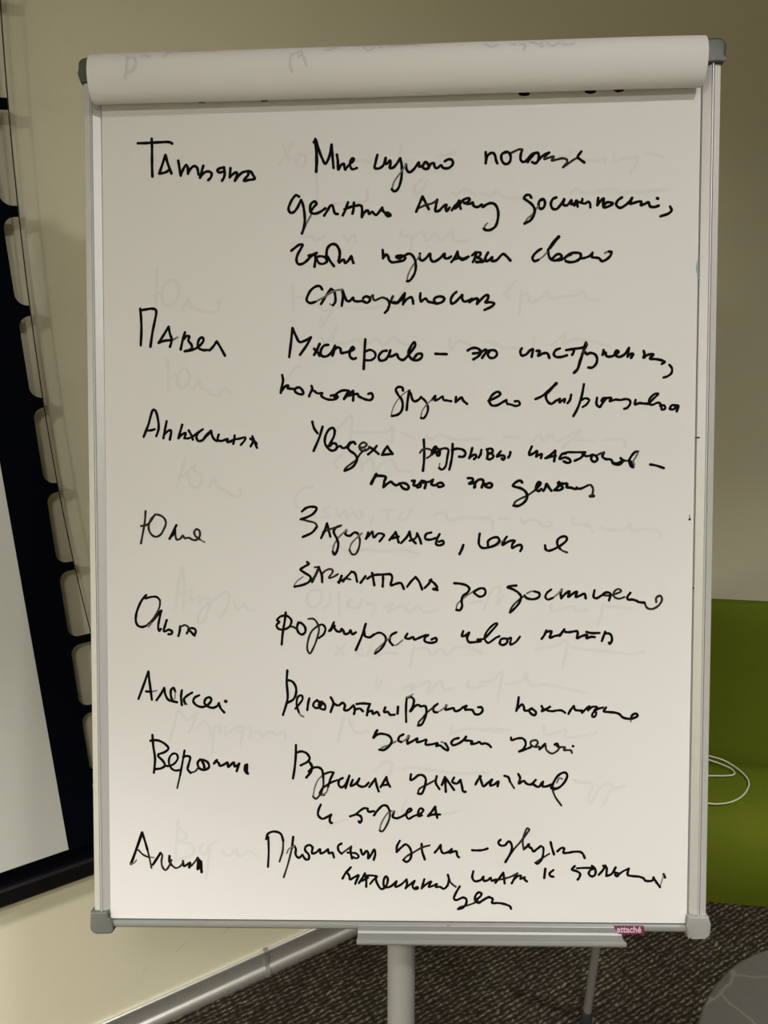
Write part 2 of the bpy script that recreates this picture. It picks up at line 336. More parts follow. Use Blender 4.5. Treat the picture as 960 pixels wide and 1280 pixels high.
# maker's sticker on the lower rail, lettered in pale pink
LP_ = [(0.2462, -0.4812), (0.2792, -0.4810), (0.2792, -0.4880), (0.2560, -0.4900), (0.2515, -0.4900)]
lab = part('label_sticker', prism(bmesh.new(), LP_, 0.0030, 0.0069, lambda p, w: B(p[0], p[1], w)), M['purple'])
tcu = bpy.data.curves.new('lettering', 'FONT'); tcu.body = 'attach\u00e9'; tcu.size = 0.0074; tcu.extrude = 0.0001; tcu.offset = 0.00016
tob = bpy.data.objects.new('lettering_source', tcu); COL.objects.link(tob)
bpy.context.view_layer.update()
tme = bpy.data.meshes.new_from_object(tob.evaluated_get(bpy.context.evaluated_depsgraph_get()))
bpy.data.objects.remove(tob, do_unlink=True)
bm = bmesh.new(); bm.from_mesh(tme); bpy.data.meshes.remove(tme)
tx = [v.co.x for v in bm.verts]; wdt = max(tx) - min(tx); k = 0.0272 / wdt
for v in bm.verts:
    x, y, z = v.co; v.co = B(0.2487 + (x - min(tx)) * k, -0.4867 + y * k * 1.08, 0.0070 + z)
link('lettering', bm, M['letter'], lab, FL)
# pole down the middle, in the plane of the board
bm = bmesh.new(); tube(bm, [B(PU, 0.25, PW), B(PU, -0.35, PW), B(PU, pv0 + 0.03, PW)], 0.0163, 28); part('pole', bm, M['tube'], smooth=True)
bm = bmesh.new(); prism(bm, [(-0.04, 0.12), (0.052, 0.12), (0.052, 0.26), (-0.04, 0.26)], PW - 0.019, -0.012, lambda p, w: B(p[0], p[1], w)); part('pole_bracket', bm, M['cap'])
bm = bmesh.new(); tube(bm, [B(PU, pv0 + 0.05, PW), Vector((foot.x, foot.y + 0.005, 0.008)), Vector((foot.x, foot.y, 0.0))], [0.019, 0.021, 0.021], 24); part('rubber_foot', bm, M['rubber'], smooth=True)
# slim rear leg and the bar that carries it
lf = Vector((0.4187, 1.168, 0.0)); lt = Vector((0.434, 1.156, 1.06))
bm = bmesh.new(); tube(bm, [lf + Vector((0, 0, 0.012)), lf.lerp(lt, 0.5), lt], 0.0085, 16); leg = part('rear_leg', bm, M['thin_leg'], smooth=True)
bm = bmesh.new(); tube(bm, [lf, lf + Vector((0, 0, 0.026)), lf + Vector((0.0003, 0, 0.032))], [0.0125, 0.0115, 0.009], 16); link('rubber_tip', bm, M['rubber'], leg, FL, smooth=True)
vz = (1.03 - BC.z) / BV.z; hub = B(PU, vz, PW)
bm = bmesh.new(); tube(bm, [hub, hub.lerp(lt, 0.5), lt - Vector((0, 0, 0.02))], 0.008, 14); part('leg_strut', bm, M['tube'], smooth=True)

# ------------------------------------------------------------------ paper pad hung on the board
PL = B(0, -0.4796, 0)
pad = empty('paper_pad', PL, 'white paper pad with black handwriting hanging on the flip chart, pages flipped over top', 'paper pad')
def ppart(name, bm, m, parent=None, smooth=False): return link(name, bm, m, parent or pad, PL, smooth)
bm = bmesh.new(); prism(bm, [(-0.3290, -0.4790), (0.3278, -0.4788), (0.3278, 0.474), (-0.3290, 0.474)], -0.0052, -0.0004, lambda p, w: B(p[0], p[1], w)); ppart('sheet_stack', bm, M['paper'])
bm = bmesh.new(); prism(bm, [(-0.3312, -0.4796), (0.3285, -0.4797), (0.3288, 0.474), (-0.3300, 0.474)], -0.0003, 0.0, lambda p, w: B(p[0], p[1], w)); sheet = ppart('front_sheet', bm, M['paper'])
# flipped pages: bend out below the clamp, bulge forward, go over the top and hang down behind
CURL = [tuple(p) for p in [(0.462, 0.0035), (0.449, 0.0045), (0.442, 0.0085), (0.4405, 0.015), (0.445, 0.023), (0.455, 0.0292), (0.468, 0.0318), (0.48, 0.0295), (0.489, 0.0225), (0.4935, 0.012), (0.494, 0.0), (0.4915, -0.01)]]
outer = catmull([Vector((v, w, 0)) for v, w in CURL], 5)
hang = [Vector((0.488 - 0.955 * t, -0.016 - 0.296 * t, 0)) for t in (0.03, 0.15, 0.3, 0.45, 0.55)]
line = outer + hang
bm = bmesh.new(); th_ = 0.0022; n = len(line)
nor = []
for i in range(n):
    d = (line[min(i + 1, n - 1)] - line[max(i - 1, 0)]).normalized(); nor.append(Vector((d.y, -d.x, 0)))
rows = []
NU = 24
for iu in range(NU + 1):
    f = iu / NU; uu = -0.333 + 0.658 * f
    wave = 0.0005 * math.sin(9 * f + 1) + 0.0003 * math.sin(23 * f)
    o_ = []; i_ = []
    for p, q in zip(line, nor):
        o_.append(bm.verts.new(B(uu, p.x, p.y + wave))); i_.append(bm.verts.new(B(uu, p.x - q.x * -th_, p.y - q.y * -th_ + wave)))
    rows.append((o_, i_))
for (a, ai), (b, bi) in zip(rows, rows[1:]):
    for i in range(n - 1):
        bm.faces.new((a[i], a[i + 1], b[i + 1], b[i])); bm.faces.new((ai[i], bi[i], bi[i + 1], ai[i + 1]))
    bm.faces.new((a[0], b[0], bi[0], ai[0])); bm.faces.new((a[-1], ai[-1], bi[-1], b[-1]))
for (o_, i_), flip in ((rows[0], False), (rows[-1], True)):
    for i in range(n - 1):
        f = (o_[i], i_[i], i_[i + 1], o_[i + 1]); bm.faces.new(f[::-1] if flip else f)
curl = ppart('flipped_pages', bm, M['paper'], smooth=True)

# ------------------------------------------------------------------ marker writing: rounded strokes lying on the sheet
def ribbon(bm, pts, hw, put, mi, taper=0.0, z=0.0):
    """pts 2D Vectors on the paper, hw half width, put(u, v, lift)"""
    P = catmull(pts, 6); n = len(P)
    L_ = []; R_ = []
    for i, p in enumerate(P):
        d = P[min(i + 1, n - 1)] - P[max(i - 1, 0)]
        d = d.normalized() if d.length > 1e-9 else Vector((1, 0, 0))
        h = hw * (1 + 0.07 * math.sin(i * 0.7 + pts[0].x * 900))
        nn = Vector((-d.y, d.x, 0)) * h
        zi = z + 2.5e-6 * i
        L_.append(bm.verts.new(put(p + nn, zi))); R_.append(bm.verts.new(put(p - nn, zi)))
    def face(vs):
        try: f = bm.faces.new(vs); f.material_index = mi
        except ValueError: pass
    for i in range(n - 1):
        face((R_[i], R_[i + 1], L_[i + 1])); face((R_[i], L_[i + 1], L_[i]))
    for idx, sg in ((0, -1), (n - 1, 1)):
        a = P[idx]; b_ = P[1] if idx == 0 else P[n - 2]
        d = (a - b_).normalized() if (a - b_).length > 1e-9 else Vector((1, 0, 0))
        nn = Vector((-d.y, d.x, 0))
        fan = [bm.verts.new(put(a + hw * (math.cos(t) * nn + math.sin(t) * d), z + 2.5e-6 * idx)) for t in [math.pi * k / 6 for k in range(1, 6)]]
        ends = (L_[idx], R_[idx]) if idx else (R_[idx], L_[idx])
        face([ends[0]] + fan + [ends[1]])
def parse(s):
    for st in s.split(';'):
        a, *p = st.split(' '); v = [int(c) for c in p]
        yield int(a) / 100, v
def put_sheet(p, z): return B(p.x, p.y, 0.00012 + z)
INK = [
 ('n1', '100 -2895 4031 -2819 4030 -2735 4033 -2633 4035 -2549 4035 -2524 4027 -2507 4017;100 -2738 4076 -2735 3997 -2736 3866 -2736 3750 -2733 3660;100 -2657 3692 -2627 3772 -2584 3894;100 -2584 3894 -2560 3803 -2518 3689;100 -2657 3692 -2611 3698 -2566 3713 -2548 3732;100 -2441 3828 -2430 3759 -2414 3663;100 -2414 3667 -2397 3709 -2369 3761 -2349 3777 -2336 3753 -2333 3683;100 -2333 3683 -2307 3731 -2278 3758 -2251 3763 -2228 3741 -2215 3671;100 -2160 3765 -2181 3695 -2198 3635;100 -2198 3635 -2164 3678 -2130 3699 -2088 3698 -2067 3676 -2077 3635 -2106 3606;100 -1928 3740 -1970 3734 -2004 3712 -1982 3688 -1929 3697;100 -1928 3743 -1920 3680 -1929 3631 -1951 3596;100 -1856 3731 -1865 3630;100 -1865 3633 -1828 3665 -1791 3684 -1781 3669 -1808 3592;100 -1808 3592 -1769 3640 -1719 3682 -1660 3693;100 -1660 3693 -1630 3689 -1606 3653 -1585 3609 -1644 3598 -1707 3590 -1685 3622 -1660 3649 -1650 3690'),
 ('t1', '115 -909 4021 -898 3908 -894 3781 -900 3669;100 -927 3989 -905 4013 -877 3926 -835 3816 -798 3752 -767 3796 -742 3877 -728 3958;100 -728 3958 -720 3849 -707 3704;100 -670 3848 -659 3775 -654 3681 -628 3729 -595 3746 -586 3710 -576 3682;90 -576 3686 -536 3732 -490 3771 -480 3798 -502 3802 -521 3772 -521 3717 -499 3684 -447 3697'),
 ('t1', '100 -222 3833 -241 3755 -250 3692 -204 3686 -158 3717 -130 3798;100 -130 3798 -134 3734 -112 3739 -84 3769 -75 3742 -84 3688 -47 3691 -2 3740 31 3790;100 31 3790 46 3721 47 3612 32 3522 -1 3450 -38 3433 -62 3456;60 -62 3456 -38 3533 17 3613 72 3684 100 3728;100 94 3723 102 3665 131 3635 173 3660 215 3713 237 3741 241 3694 278 3706 307 3743 333 3722 344 3677 302 3667 278 3686;100 338 3677 369 3721 399 3726 411 3684 439 3674 479 3701 503 3673 564 3671 607 3710 603 3753 563 3765 521 3745'),
 ('t1', '100 968 3832 972 3769 969 3711;100 969 3724 985 3786 1021 3818 1048 3821 1070 3793 1082 3739 1096 3708;100 1194 3826 1148 3809 1140 3755 1167 3706 1204 3698 1234 3726 1239 3789 1212 3825 1176 3826;85 1239 3812 1285 3833 1339 3853 1366 3848;100 1366 3848 1350 3786 1354 3732 1385 3715 1422 3739 1467 3792 1512 3809;100 1427 3712 1467 3765 1506 3803 1539 3808 1548 3772 1536 3718 1507 3697 1476 3711;100 1540 3727 1585 3771 1630 3797 1660 3808;85 1657 3805 1621 3770 1607 3741 1648 3751 1712 3764 1688 3723 1739 3731 1811 3743 1851 3728 1857 3701 1812 3646;80 1812 3646 1866 3683 1929 3726 1956 3740;100 2009 3810 1983 3778 1970 3752 2001 3724 2043 3692'),
 ('t2', '100 -1090 3400 -1122 3417 -1154 3391 -1190 3330 -1209 3268 -1190 3229 -1154 3231 -1114 3274 -1083 3335 -1067 3363;100 -1067 3363 -1048 3311 -1032 3225 -1028 3132 -1039 3055 -1060 2996;70 -1060 2996 -1012 3101 -969 3177 -949 3211;100 -964 3236 -925 3285 -896 3323 -917 3343 -953 3324 -969 3278 -960 3227 -917 3210 -854 3229 -799 3266;100 -812 3186 -775 3243 -739 3296 -720 3292 -704 3241 -689 3205 -660 3201;100 -605 3184 -575 3246 -547 3325;100 -586 3250 -515 3275 -453 3286 -421 3291 -398 3280 -390 3233 -394 3161;100 -481 3321 -484 3259 -497 3200;100 -394 3161 -358 3217 -327 3232 -311 3193 -280 3215 -256 3192 -233 3182 -201 3213 -167 3259;100 -167 3259 -157 3220 -131 3201 -99 3200 -76 3172 -99 3163 -131 3186'),
 ('t2', '100 208 3205 236 3272 277 3369;100 277 3369 310 3303 347 3229;85 244 3248 302 3271 385 3293 434 3320;100 439 3330 426 3268 420 3206 459 3210 509 3258 542 3273 533 3233 542 3203 575 3240;100 600 3212 632 3255 670 3295 681 3314;100 677 3311 687 3262 698 3226;100 632 3230 674 3259 723 3318 780 3338 797 3324 772 3295 736 3285;100 736 3290 764 3279 805 3278 830 3291 838 3258 863 3241 896 3244 929 3264 937 3239 978 3263 1019 3278 1060 3272 1093 3236 1110 3170 1103 3089 1078 3024 1029 2990 980 2986 952 3003;60 952 3003 971 3043 993 3062'),
 ('t2', '100 1470 3326 1449 3357 1409 3352 1390 3326 1430 3292 1480 3251 1507 3201 1501 3141 1462 3082 1398 3048;70 1398 3048 1432 3103 1481 3142 1521 3200 1547 3233;100 1600 3307 1560 3289 1550 3239 1571 3203 1605 3218 1620 3267 1604 3307 1570 3302;100 1743 3324 1704 3305 1684 3256 1701 3206 1741 3195 1784 3234 1829 3302;100 1829 3302 1820 3243 1860 3236 1909 3290 1904 3247 1940 3254 1963 3285 1976 3219;90 1940 3230 1989 3268 2015 3258 2029 3307 2023 3258 2059 3251 2089 3270 2109 3250 2114 3206;100 2198 3307 2189 3228;100 2195 3234 2228 3278 2258 3301 2252 3242 2259 3206 2308 3211 2358 3244 2298 3257 2259 3226;100 2456 3306 2413 3278 2394 3229 2434 3194 2487 3217 2536 3259 2565 3298;100 2565 3294 2546 3235 2586 3244 2635 3257 2665 3252 2660 3218 2705 3231 2744 3246 2759 3204 2804 3193 2854 3208;120 2837 3287 2843 3285'),
 ('t2', '100 2977 3195 2993 3155 2964 3122 2875 3093'),
 ('t3', '100 -1180 2810 -1138 2842 -1088 2874 -1054 2873 -1071 2833 -1108 2767 -1122 2710 -1105 2665 -1063 2661 -1013 2691 -962 2740 -912 2776;100 -912 2776 -910 2714 -921 2628;100 -987 2752 -946 2761 -895 2779;90 -920 2763 -895 2713 -870 2667 -820 2659 -783 2686 -803 2728 -845 2742 -887 2738;105 -783 2678 -787 2760 -773 2834 -728 2871 -683 2865 -644 2807 -640 2733 -653 2683;100 -773 2735 -745 2685 -703 2630;100 -645 2733 -645 2667 -628 2683 -594 2699 -578 2662 -536 2697 -511 2738 -503 2705 -486 2660'),
 ('t3', '100 -162 2796 -158 2747 -158 2705;100 -158 2705 -121 2746 -103 2727 -88 2681 -57 2659 8 2665 67 2674;95 67 2674 91 2705 54 2729 8 2730 -14 2716 27 2701 91 2736 137 2749 178 2716 204 2639 200 2557 171 2493 134 2452 108 2447;60 108 2447 119 2513 147 2576 193 2648 251 2732;100 251 2747 248 2692 276 2670 322 2700 362 2744 368 2690 395 2656 441 2670 487 2705 524 2741 524 2695 561 2689 594 2707;100 598 2648 634 2693 665 2760;100 665 2756 680 2701 726 2682 787 2702;90 625 2675 680 2687 717 2668 763 2681;100 827 2716 872 2748 854 2679 836 2643;95 872 2748 918 2741 909 2705 882 2688 928 2669 895 2638 864 2646 946 2644 974 2695 1001 2743;100 1001 2740 975 2695 976 2649 1010 2658 1047 2693 1042 2650 1093 2656 1165 2723 1202 2699 1248 2649'),
 ('t3', '100 1583 2769 1551 2751 1501 2701 1488 2664 1514 2638 1552 2650;60 1552 2650 1597 2680 1647 2730;130 1773 2896 1729 2849 1678 2780;100 1660 2761 1660 2730 1680 2666 1724 2640 1775 2651 1807 2682 1787 2708 1749 2702 1711 2665;100 1724 2640 1801 2647 1851 2675 1902 2712 1959 2719 2010 2709 2014 2671 1979 2634 1903 2617 1852 2630;75 1852 2630 1845 2662 1883 2687 1915 2699;90 2017 2655 2068 2664 2112 2682 2143 2715;100 2143 2715 2138 2669 2182 2661 2214 2654 2246 2622 2297 2640 2340 2683 2346 2721 2321 2724;70 2321 2724 2298 2720 2277 2707'),
 ('t4', '100 -835 2377 -861 2413 -900 2413 -959 2374 -998 2310 -1008 2259 -972 2230 -913 2241;70 -913 2241 -835 2281 -750 2331 -685 2362 -613 2369;100 -848 2217 -809 2280 -756 2357 -737 2382;100 -737 2382 -704 2356 -688 2291 -691 2233 -714 2201;50 -714 2201 -731 2202 -750 2215;100 -613 2369 -604 2302 -617 2193;100 -607 2360 -581 2289 -561 2247 -529 2243 -490 2281 -483 2248 -438 2237 -386 2240 -334 2220 -301 2251 -321 2284 -360 2287 -379 2269;85 -347 2291 -295 2283 -269 2302 -269 2270 -249 2244 -204 2262 -165 2274 -120 2260;100 -120 2260 -94 2234 -87 2189 -107 2138 -136 2107;80 -100 2170 -68 2227 -48 2285;100 -48 2285 -68 2234 -42 2211 4 2213 42 2244 84 2308;100 -30 2223 -2 2217 39 2260 84 2317;100 84 2317 76 2259 65 2194;100 67 2204 109 2252 157 2271 171 2244 178 2200;100 258 2313 254 2269 264 2221 289 2241 317 2252 344 2220 386 2209 448 2197 503 2216 524 2250 489 2272 434 2266 407 2239 421 2204;100 655 2319 621 2290 593 2235 607 2191 642 2207 690 2254 720 2285;100 720 2285 720 2240 745 2212 793 2224 828 2242;100 800 2204 855 2237 890 2243 883 2182;100 883 2182 938 2242 979 2276 1007 2275 1000 2234 973 2200 1035 2199 1072 2182 1049 2155 966 2116'),
 ('n2', '100 -2887 2204 -2879 2106 -2876 1976 -2885 1797;100 -2887 2185 -2828 2194 -2761 2202 -2715 2192 -2705 2168 -2723 2064 -2751 1935 -2776 1777;100 -2683 1819 -2632 1894 -2567 1997;100 -2567 1997 -2552 1918 -2533 1853 -2553 1773;100 -2683 1819 -2619 1841 -2539 1847;70 -2539 1847 -2500 1859 -2466 1878;100 -2382 1931 -2407 1851 -2432 1741;100 -2394 1857 -2367 1889 -2334 1886 -2344 1839 -2308 1790 -2305 1751 -2342 1732 -2386 1720;100 -2386 1720 -2289 1738 -2222 1776 -2172 1840 -2189 1873 -2219 1854 -2238 1796 -2223 1750 -2170 1729 -2124 1731;100 -2104 1726 -2064 1767 -2024 1824;100 -2024 1824 -1998 1785 -1930 1663'),
 ('t5', '100 -1207 1637 -1188 1781 -1169 1956;100 -1169 1956 -1132 1872 -1089 1801 -1029 1815 -963 1851;100 -963 1851 -1001 1777 -1085 1659;110 -926 1656 -895 1711 -865 1775;110 -926 1721 -895 1692 -865 1646;100 -768 1764 -814 1756 -852 1701 -842 1645 -796 1635 -740 1671 -693 1753;100 -693 1753 -702 1698 -721 1643;100 -712 1695 -665 1734 -633 1719 -624 1669 -590 1674 -535 1686 -479 1713 -497 1735 -525 1695 -525 1631 -488 1602 -460 1611;100 -354 1817 -361 1711 -372 1489;90 -367 1674 -302 1700 -250 1672 -242 1626 -283 1589 -339 1585 -361 1591;100 -116 1688 -162 1680 -205 1625 -190 1582 -134 1587 -97 1632 -75 1691;100 -75 1691 -88 1623 -42 1631 -5 1649 18 1603 66 1582 135 1647 203 1747 190 1775 153 1729 125 1656 162 1591 218 1575 274 1608 273 1644 227 1645 190 1600'),
 ('t5', '100 425 1644 472 1641 551 1638'),
 ('t5', '100 783 1674 825 1697 880 1699 919 1675 927 1644 896 1605 846 1575;100 841 1640 888 1644 935 1651;100 927 1647 981 1682 986 1658 943 1589;95 986 1658 1036 1673 1091 1664 1107 1625 1076 1590 1029 1590 1005 1627 1029 1662'),
 ('t5', '100 1380 1687 1364 1652 1380 1609 1427 1619 1473 1665 1501 1676 1497 1634 1489 1592;100 1543 1656 1578 1656 1561 1601 1614 1627 1660 1628 1684 1576;100 1797 1678 1754 1661 1732 1618 1755 1588 1815 1585 1876 1602;100 1867 1659 1945 1670 2040 1682 2078 1694;100 1953 1666 1948 1632 1933 1606;110 2082 1737 2058 1647 2024 1544 1994 1449 1956 1409;80 2082 1737 2095 1716 2066 1656 2041 1609;100 2041 1613 2075 1633 2096 1608 2127 1623 2179 1610 2206 1567 2198 1506 2155 1463 2112 1464;100 2277 1652 2266 1600;100 2266 1600 2297 1626 2309 1586 2361 1581 2413 1606 2442 1630 2417 1644 2401 1607 2439 1575 2499 1596 2553 1670;100 2553 1670 2539 1576;100 2539 1576 2577 1607 2601 1603 2577 1562'),
 ('t5', '100 2714 1636 2723 1601 2712 1561 2758 1592 2822 1594 2784 1551 2853 1543 2923 1525 2943 1511 2914 1490;90 2996 1479 3024 1440 3019 1388 2977 1354 2934 1341'),
 ('t6', '100 -1286 1437 -1277 1376 -1293 1298 -1303 1238;100 -1287 1266 -1250 1313 -1218 1320 -1226 1289 -1194 1284 -1155 1280;100 -1115 1298 -1147 1272 -1131 1240 -1075 1219 -1048 1228 -1064 1270 -1091 1295 -1123 1295;100 -958 1311 -947 1277 -971 1230 -984 1195;95 -955 1269 -924 1253 -892 1228 -836 1227 -849 1204 -812 1172 -757 1155 -693 1159 -661 1185 -701 1205 -741 1198;100 -701 1186 -669 1225 -606 1255 -534 1246 -558 1223 -593 1158;100 -590 1161 -542 1207 -491 1250;100 -491 1250 -487 1206 -491 1140;100 -558 1195 -495 1203 -439 1213 -431 1190 -384 1165 -344 1149 -296 1144 -269 1179 -288 1219 -320 1212'),
 ('t6', '100 67 1242 58 1277 14 1283 -13 1257 14 1195 53 1142 64 1071 46 1010 6 976 -56 962;45 -65 968 -48 1038 -4 1125 58 1195 120 1238;100 137 1241 120 1141 108 1027;100 129 1237 155 1202 169 1149 191 1122 235 1134 270 1169;90 270 1165 318 1120 346 1050 332 980 294 931 267 937;50 267 937 279 1007 318 1068 385 1137;90 385 1132 428 1180 420 1128 464 1144 508 1170 517 1135 561 1125 605 1116;100 657 1163 652 1107;100 652 1107 684 1132 719 1158 736 1123 780 1084'),
 ('t6', '100 1017 1115 1087 1144 1148 1186 1121 1213 1069 1188 1026 1118 1052 1065 1114 1065 1175 1099 1215 1119;90 1215 1119 1224 1080 1262 1071 1324 1053 1362 1070 1349 1105 1306 1105'),
 ('t6', '100 1535 1126 1606 1157 1682 1220;120 1764 1296 1720 1252 1663 1191;100 1654 1182 1650 1143 1674 1091 1712 1071 1760 1103 1804 1125;90 1804 1125 1801 1083 1837 1111 1860 1125 1853 1086;100 1927 1168 1914 1110 1889 1076'),
 ('t6', '100 2066 1281 2042 1147 2002 1022 1954 932;90 2039 1108 2087 1127 2125 1107 2097 1059 2055 1031;100 2211 1129 2208 1058 2241 1028 2270 1066 2307 1124 2279 1124 2260 1095;95 2307 1124 2369 1126 2350 1090 2413 1107 2470 1102 2518 1111 2566 1100 2576 1062 2535 1010 2510 1005;100 2633 1099 2628 1051 2672 1064 2719 1060 2777 1055;90 2777 1055 2833 1115 2880 1163 2842 1163 2785 1107 2777 1059;90 2777 1055 2815 1043 2881 1067 2910 1047 2901 1028 2939 1037 2958 1018 2949 993 2921 991 2916 1018;95 3006 998 3025 1032 3057 1035 3073 1016 3039 988 3006 998;100 3063 1035 3101 1025 3083 968'),
 ('n3', '100 -2864 769 -2810 901 -2751 1071 -2727 1062 -2696 950 -2692 855 -2719 775;100 -2838 841 -2786 840 -2737 852;100 -2599 941 -2621 838 -2638 750;100 -2631 790 -2579 834 -2551 837 -2564 733;100 -2422 899 -2446 819 -2467 748;100 -2463 748 -2439 779 -2385 806 -2399 747;90 -2399 745 -2350 746 -2302 766 -2237 817;100 -2349 834 -2318 778 -2302 730;100 -2188 844 -2245 801 -2261 753 -2238 713 -2197 720 -2140 775 -2095 823;120 -2173 744 -2132 791 -2095 823;100 -2095 823 -2084 775 -2060 731 -2031 710;100 -2008 782 -2020 726 -1988 710 -1931 725 -1907 732 -1912 697 -1867 705;100 -1827 771 -1832 723 -1843 676;90 -1891 700 -1835 723 -1771 734 -1706 746 -1714 714 -1758 664;100 -1626 757 -1607 705 -1575 629;100 -1646 646 -1618 697;100 -1650 732 -1594 693 -1578 672'),
 ('t7', '100 -949 913 -930 841 -890 781;100 -833 855 -870 736 -935 585;100 -695 808 -720 841 -765 817 -803 743 -806 668 -780 623 -750 593 -713 585 -675 614 -683 659 -720 667 -750 638;100 -695 808 -705 749 -743 675 -773 627;95 -675 617 -638 636 -608 613 -570 620 -540 657 -518 679;100 -466 656 -481 679 -518 664 -548 616 -526 582 -473 544 -446 492 -473 425 -526 381 -586 359;80 -586 359 -578 382 -518 433 -458 477 -406 551 -353 595;85 -421 614 -368 618 -338 647 -361 670 -398 663 -421 626 -406 588 -353 580 -309 609;100 -309 621 -271 597 -204 541;100 -226 631 -264 586 -323 538;100 -166 530 -137 585 -107 625;100 -107 625 -77 577 -47 543;100 -166 530 -114 535 -47 540'),
 ('t7', '100 300 694 306 572 303 453 292 346;80 258 550 288 584 340 593 385 571 378 519 336 489;95 392 526 429 570 437 617 407 593 404 553 444 548 478 581;100 444 600 474 577 474 517 452 518 444 555;90 474 569 496 587 541 595 573 580 563 494 542 390 505 358 472 376;50 472 376 479 428;100 622 642 618 523 601 419 586 357;100 615 575 674 589 741 573 766 536 741 499 693 500;100 840 594 823 528 808 481;100 808 484 845 513 875 520 885 497 860 470;100 941 571 934 526 912 487;100 1008 577 1012 518 1004 477;100 1000 577 1045 584 1067 569 1060 540 1023 533 1060 525 1075 495 1038 466 1004 474;100 1156 553 1126 517 1112 495 1156 509 1193 501 1200 474 1178 460 1167 475;100 1263 544 1259 515 1240 482'),
 ('t7', '100 1500 602 1475 544 1472 509 1519 526 1557 552 1549 490;100 1549 490 1580 508 1611 516 1601 472;100 1650 471 1694 497 1758 553;100 1758 553 1755 496 1747 435;100 1659 471 1711 488 1764 496;100 1877 521 1833 513 1808 461 1869 477 1921 451 1927 428 1895 416 1852 434;90 1833 517 1894 533 1981 532 2089 531;100 2089 531 2043 472 1974 438;90 2060 510 2095 489 2138 492 2170 505;100 2164 500 2156 448 2191 424 2223 447 2205 491 2164 500;80 2208 491 2260 516 2295 525;100 2295 525 2278 481 2313 454 2374 445 2400 401 2461 391 2504 426 2478 461;120 2400 404 2453 404 2513 434;80 2504 429 2574 434;100 2668 529 2642 529 2599 486 2574 434 2592 372 2618 359;130 2591 416 2613 363;70 2630 389 2617 424 2643 468 2668 520'),
 ('t7', '95 2803 387 2869 374 2953 345'),
 ('t8', '120 -287 209 -267 251 -230 314;100 -242 293 -183 297 -124 283 -141 233 -149 169;100 -149 169 -107 207 -65 228 -40 206 -6 189 36 210;100 36 200 69 155 120 142 133 171 103 205 61 214;100 170 237 199 237 187 187 229 186 271 228;90 271 228 262 169 229 161;100 279 236 324 219 313 152;90 296 214 371 227 405 246;100 405 246 388 193 430 184 472 209 505 208 522 183 497 167 464 167'),
 ('t8', '100 793 259 843 255 848 230 806 197 856 204 876 212 865 154;100 873 157 881 212 931 245 965 228 948 153;100 965 211 998 161 1040 152 1065 177 1040 202 998 189'),
 ('t8', '100 1397 203 1378 225 1339 216 1294 171 1320 156 1385 138 1437 98 1454 46 1425 -12 1354 -57 1302 -52;75 1302 -52 1322 -11 1386 27 1457 59 1540 117;100 1540 117 1572 149 1600 194 1582 207 1557 175 1553 123 1579 106 1609 129;100 1631 109 1656 148 1665 187 1695 141 1721 108;100 1753 114 1791 153 1804 205;100 1753 117 1811 114 1846 142 1823 165 1791 153;100 1791 194 1843 185 1894 184 1888 145 1933 141 1985 125 2000 140;90 1998 127 2049 130 2119 162;80 2119 162 2151 168 2178 129 2176 77 2159 41;120 2150 43 2186 45'),
 ('n4', '85 -2851 -72 -2859 -178 -2883 -314 -2908 -439;85 -2906 -240 -2851 -233 -2808 -205 -2771 -153 -2739 -109;85 -2739 -109 -2681 -123 -2634 -160 -2619 -212 -2641 -274 -2683 -342 -2736 -365 -2783 -341 -2814 -283 -2814 -226 -2781 -153 -2744 -117;95 -2579 -390 -2547 -327 -2498 -234;110 -2557 -358 -2525 -327 -2515 -291;85 -2515 -296 -2510 -359 -2495 -399 -2458 -391 -2426 -354 -2405 -383 -2358 -379 -2316 -402 -2274 -405 -2232 -361 -2237 -299 -2268 -283 -2294 -309 -2284 -356 -2232 -398;60 -2232 -398 -2206 -416 -2175 -430'),
 ('t9', '100 -1068 -93 -1021 -55 -955 -41 -902 -57 -936 -116 -1021 -163 -1083 -181;80 -1083 -181 -1011 -200 -917 -229 -898 -267;100 -898 -267 -955 -333 -1059 -382;100 -852 -396 -814 -315 -785 -231;100 -785 -231 -767 -306 -748 -381;80 -833 -334 -776 -306 -691 -279 -625 -255;100 -635 -260 -682 -279 -710 -325 -676 -401 -658 -467 -677 -552 -701 -585 -720 -551;70 -720 -551 -710 -485 -663 -401 -597 -336 -560 -308;100 -569 -312 -578 -355 -531 -374 -475 -337 -437 -347;85 -437 -347 -415 -422 -428 -516 -466 -582 -503 -581 -532 -534;70 -532 -534 -513 -468 -456 -403 -391 -347;100 -319 -338 -344 -408;95 -349 -408 -297 -357 -274 -329 -259 -395 -203 -349 -143 -368 -165 -406 -193 -439;100 -81 -425 -43 -378 -12 -336;100 -12 -336 7 -398 22 -454;100 -53 -407 22 -388;100 50 -460 116 -389 144 -333;100 144 -333 162 -408 213 -465;90 144 -436 209 -409 231 -362;100 228 -353 256 -409 275 -469;100 386 -345 330 -363 321 -414 377 -425 437 -407;100 480 -364 452 -420 443 -477 480 -490 527 -468 517 -440 471 -449'),
 ('t9', '110 746 -489 729 -539 705 -589'),
 ('t9', '100 929 -364 921 -423 922 -482 955 -521 1039 -516 1114 -483 1147 -442 1130 -408 1072 -411 1022 -449 1022 -499;60 1064 -517 1122 -495 1164 -459 1189 -442;100 1230 -400 1197 -450 1181 -492 1239 -459 1289 -443 1319 -446 1293 -485 1293 -527 1339 -502 1389 -494 1398 -528 1382 -561'),
 ('t9', '100 1656 -500 1665 -547 1698 -561 1764 -539 1847 -490 1896 -440 1887 -406 1838 -406 1796 -439 1792 -489 1822 -540;75 1822 -540 1856 -565 1903 -582'),
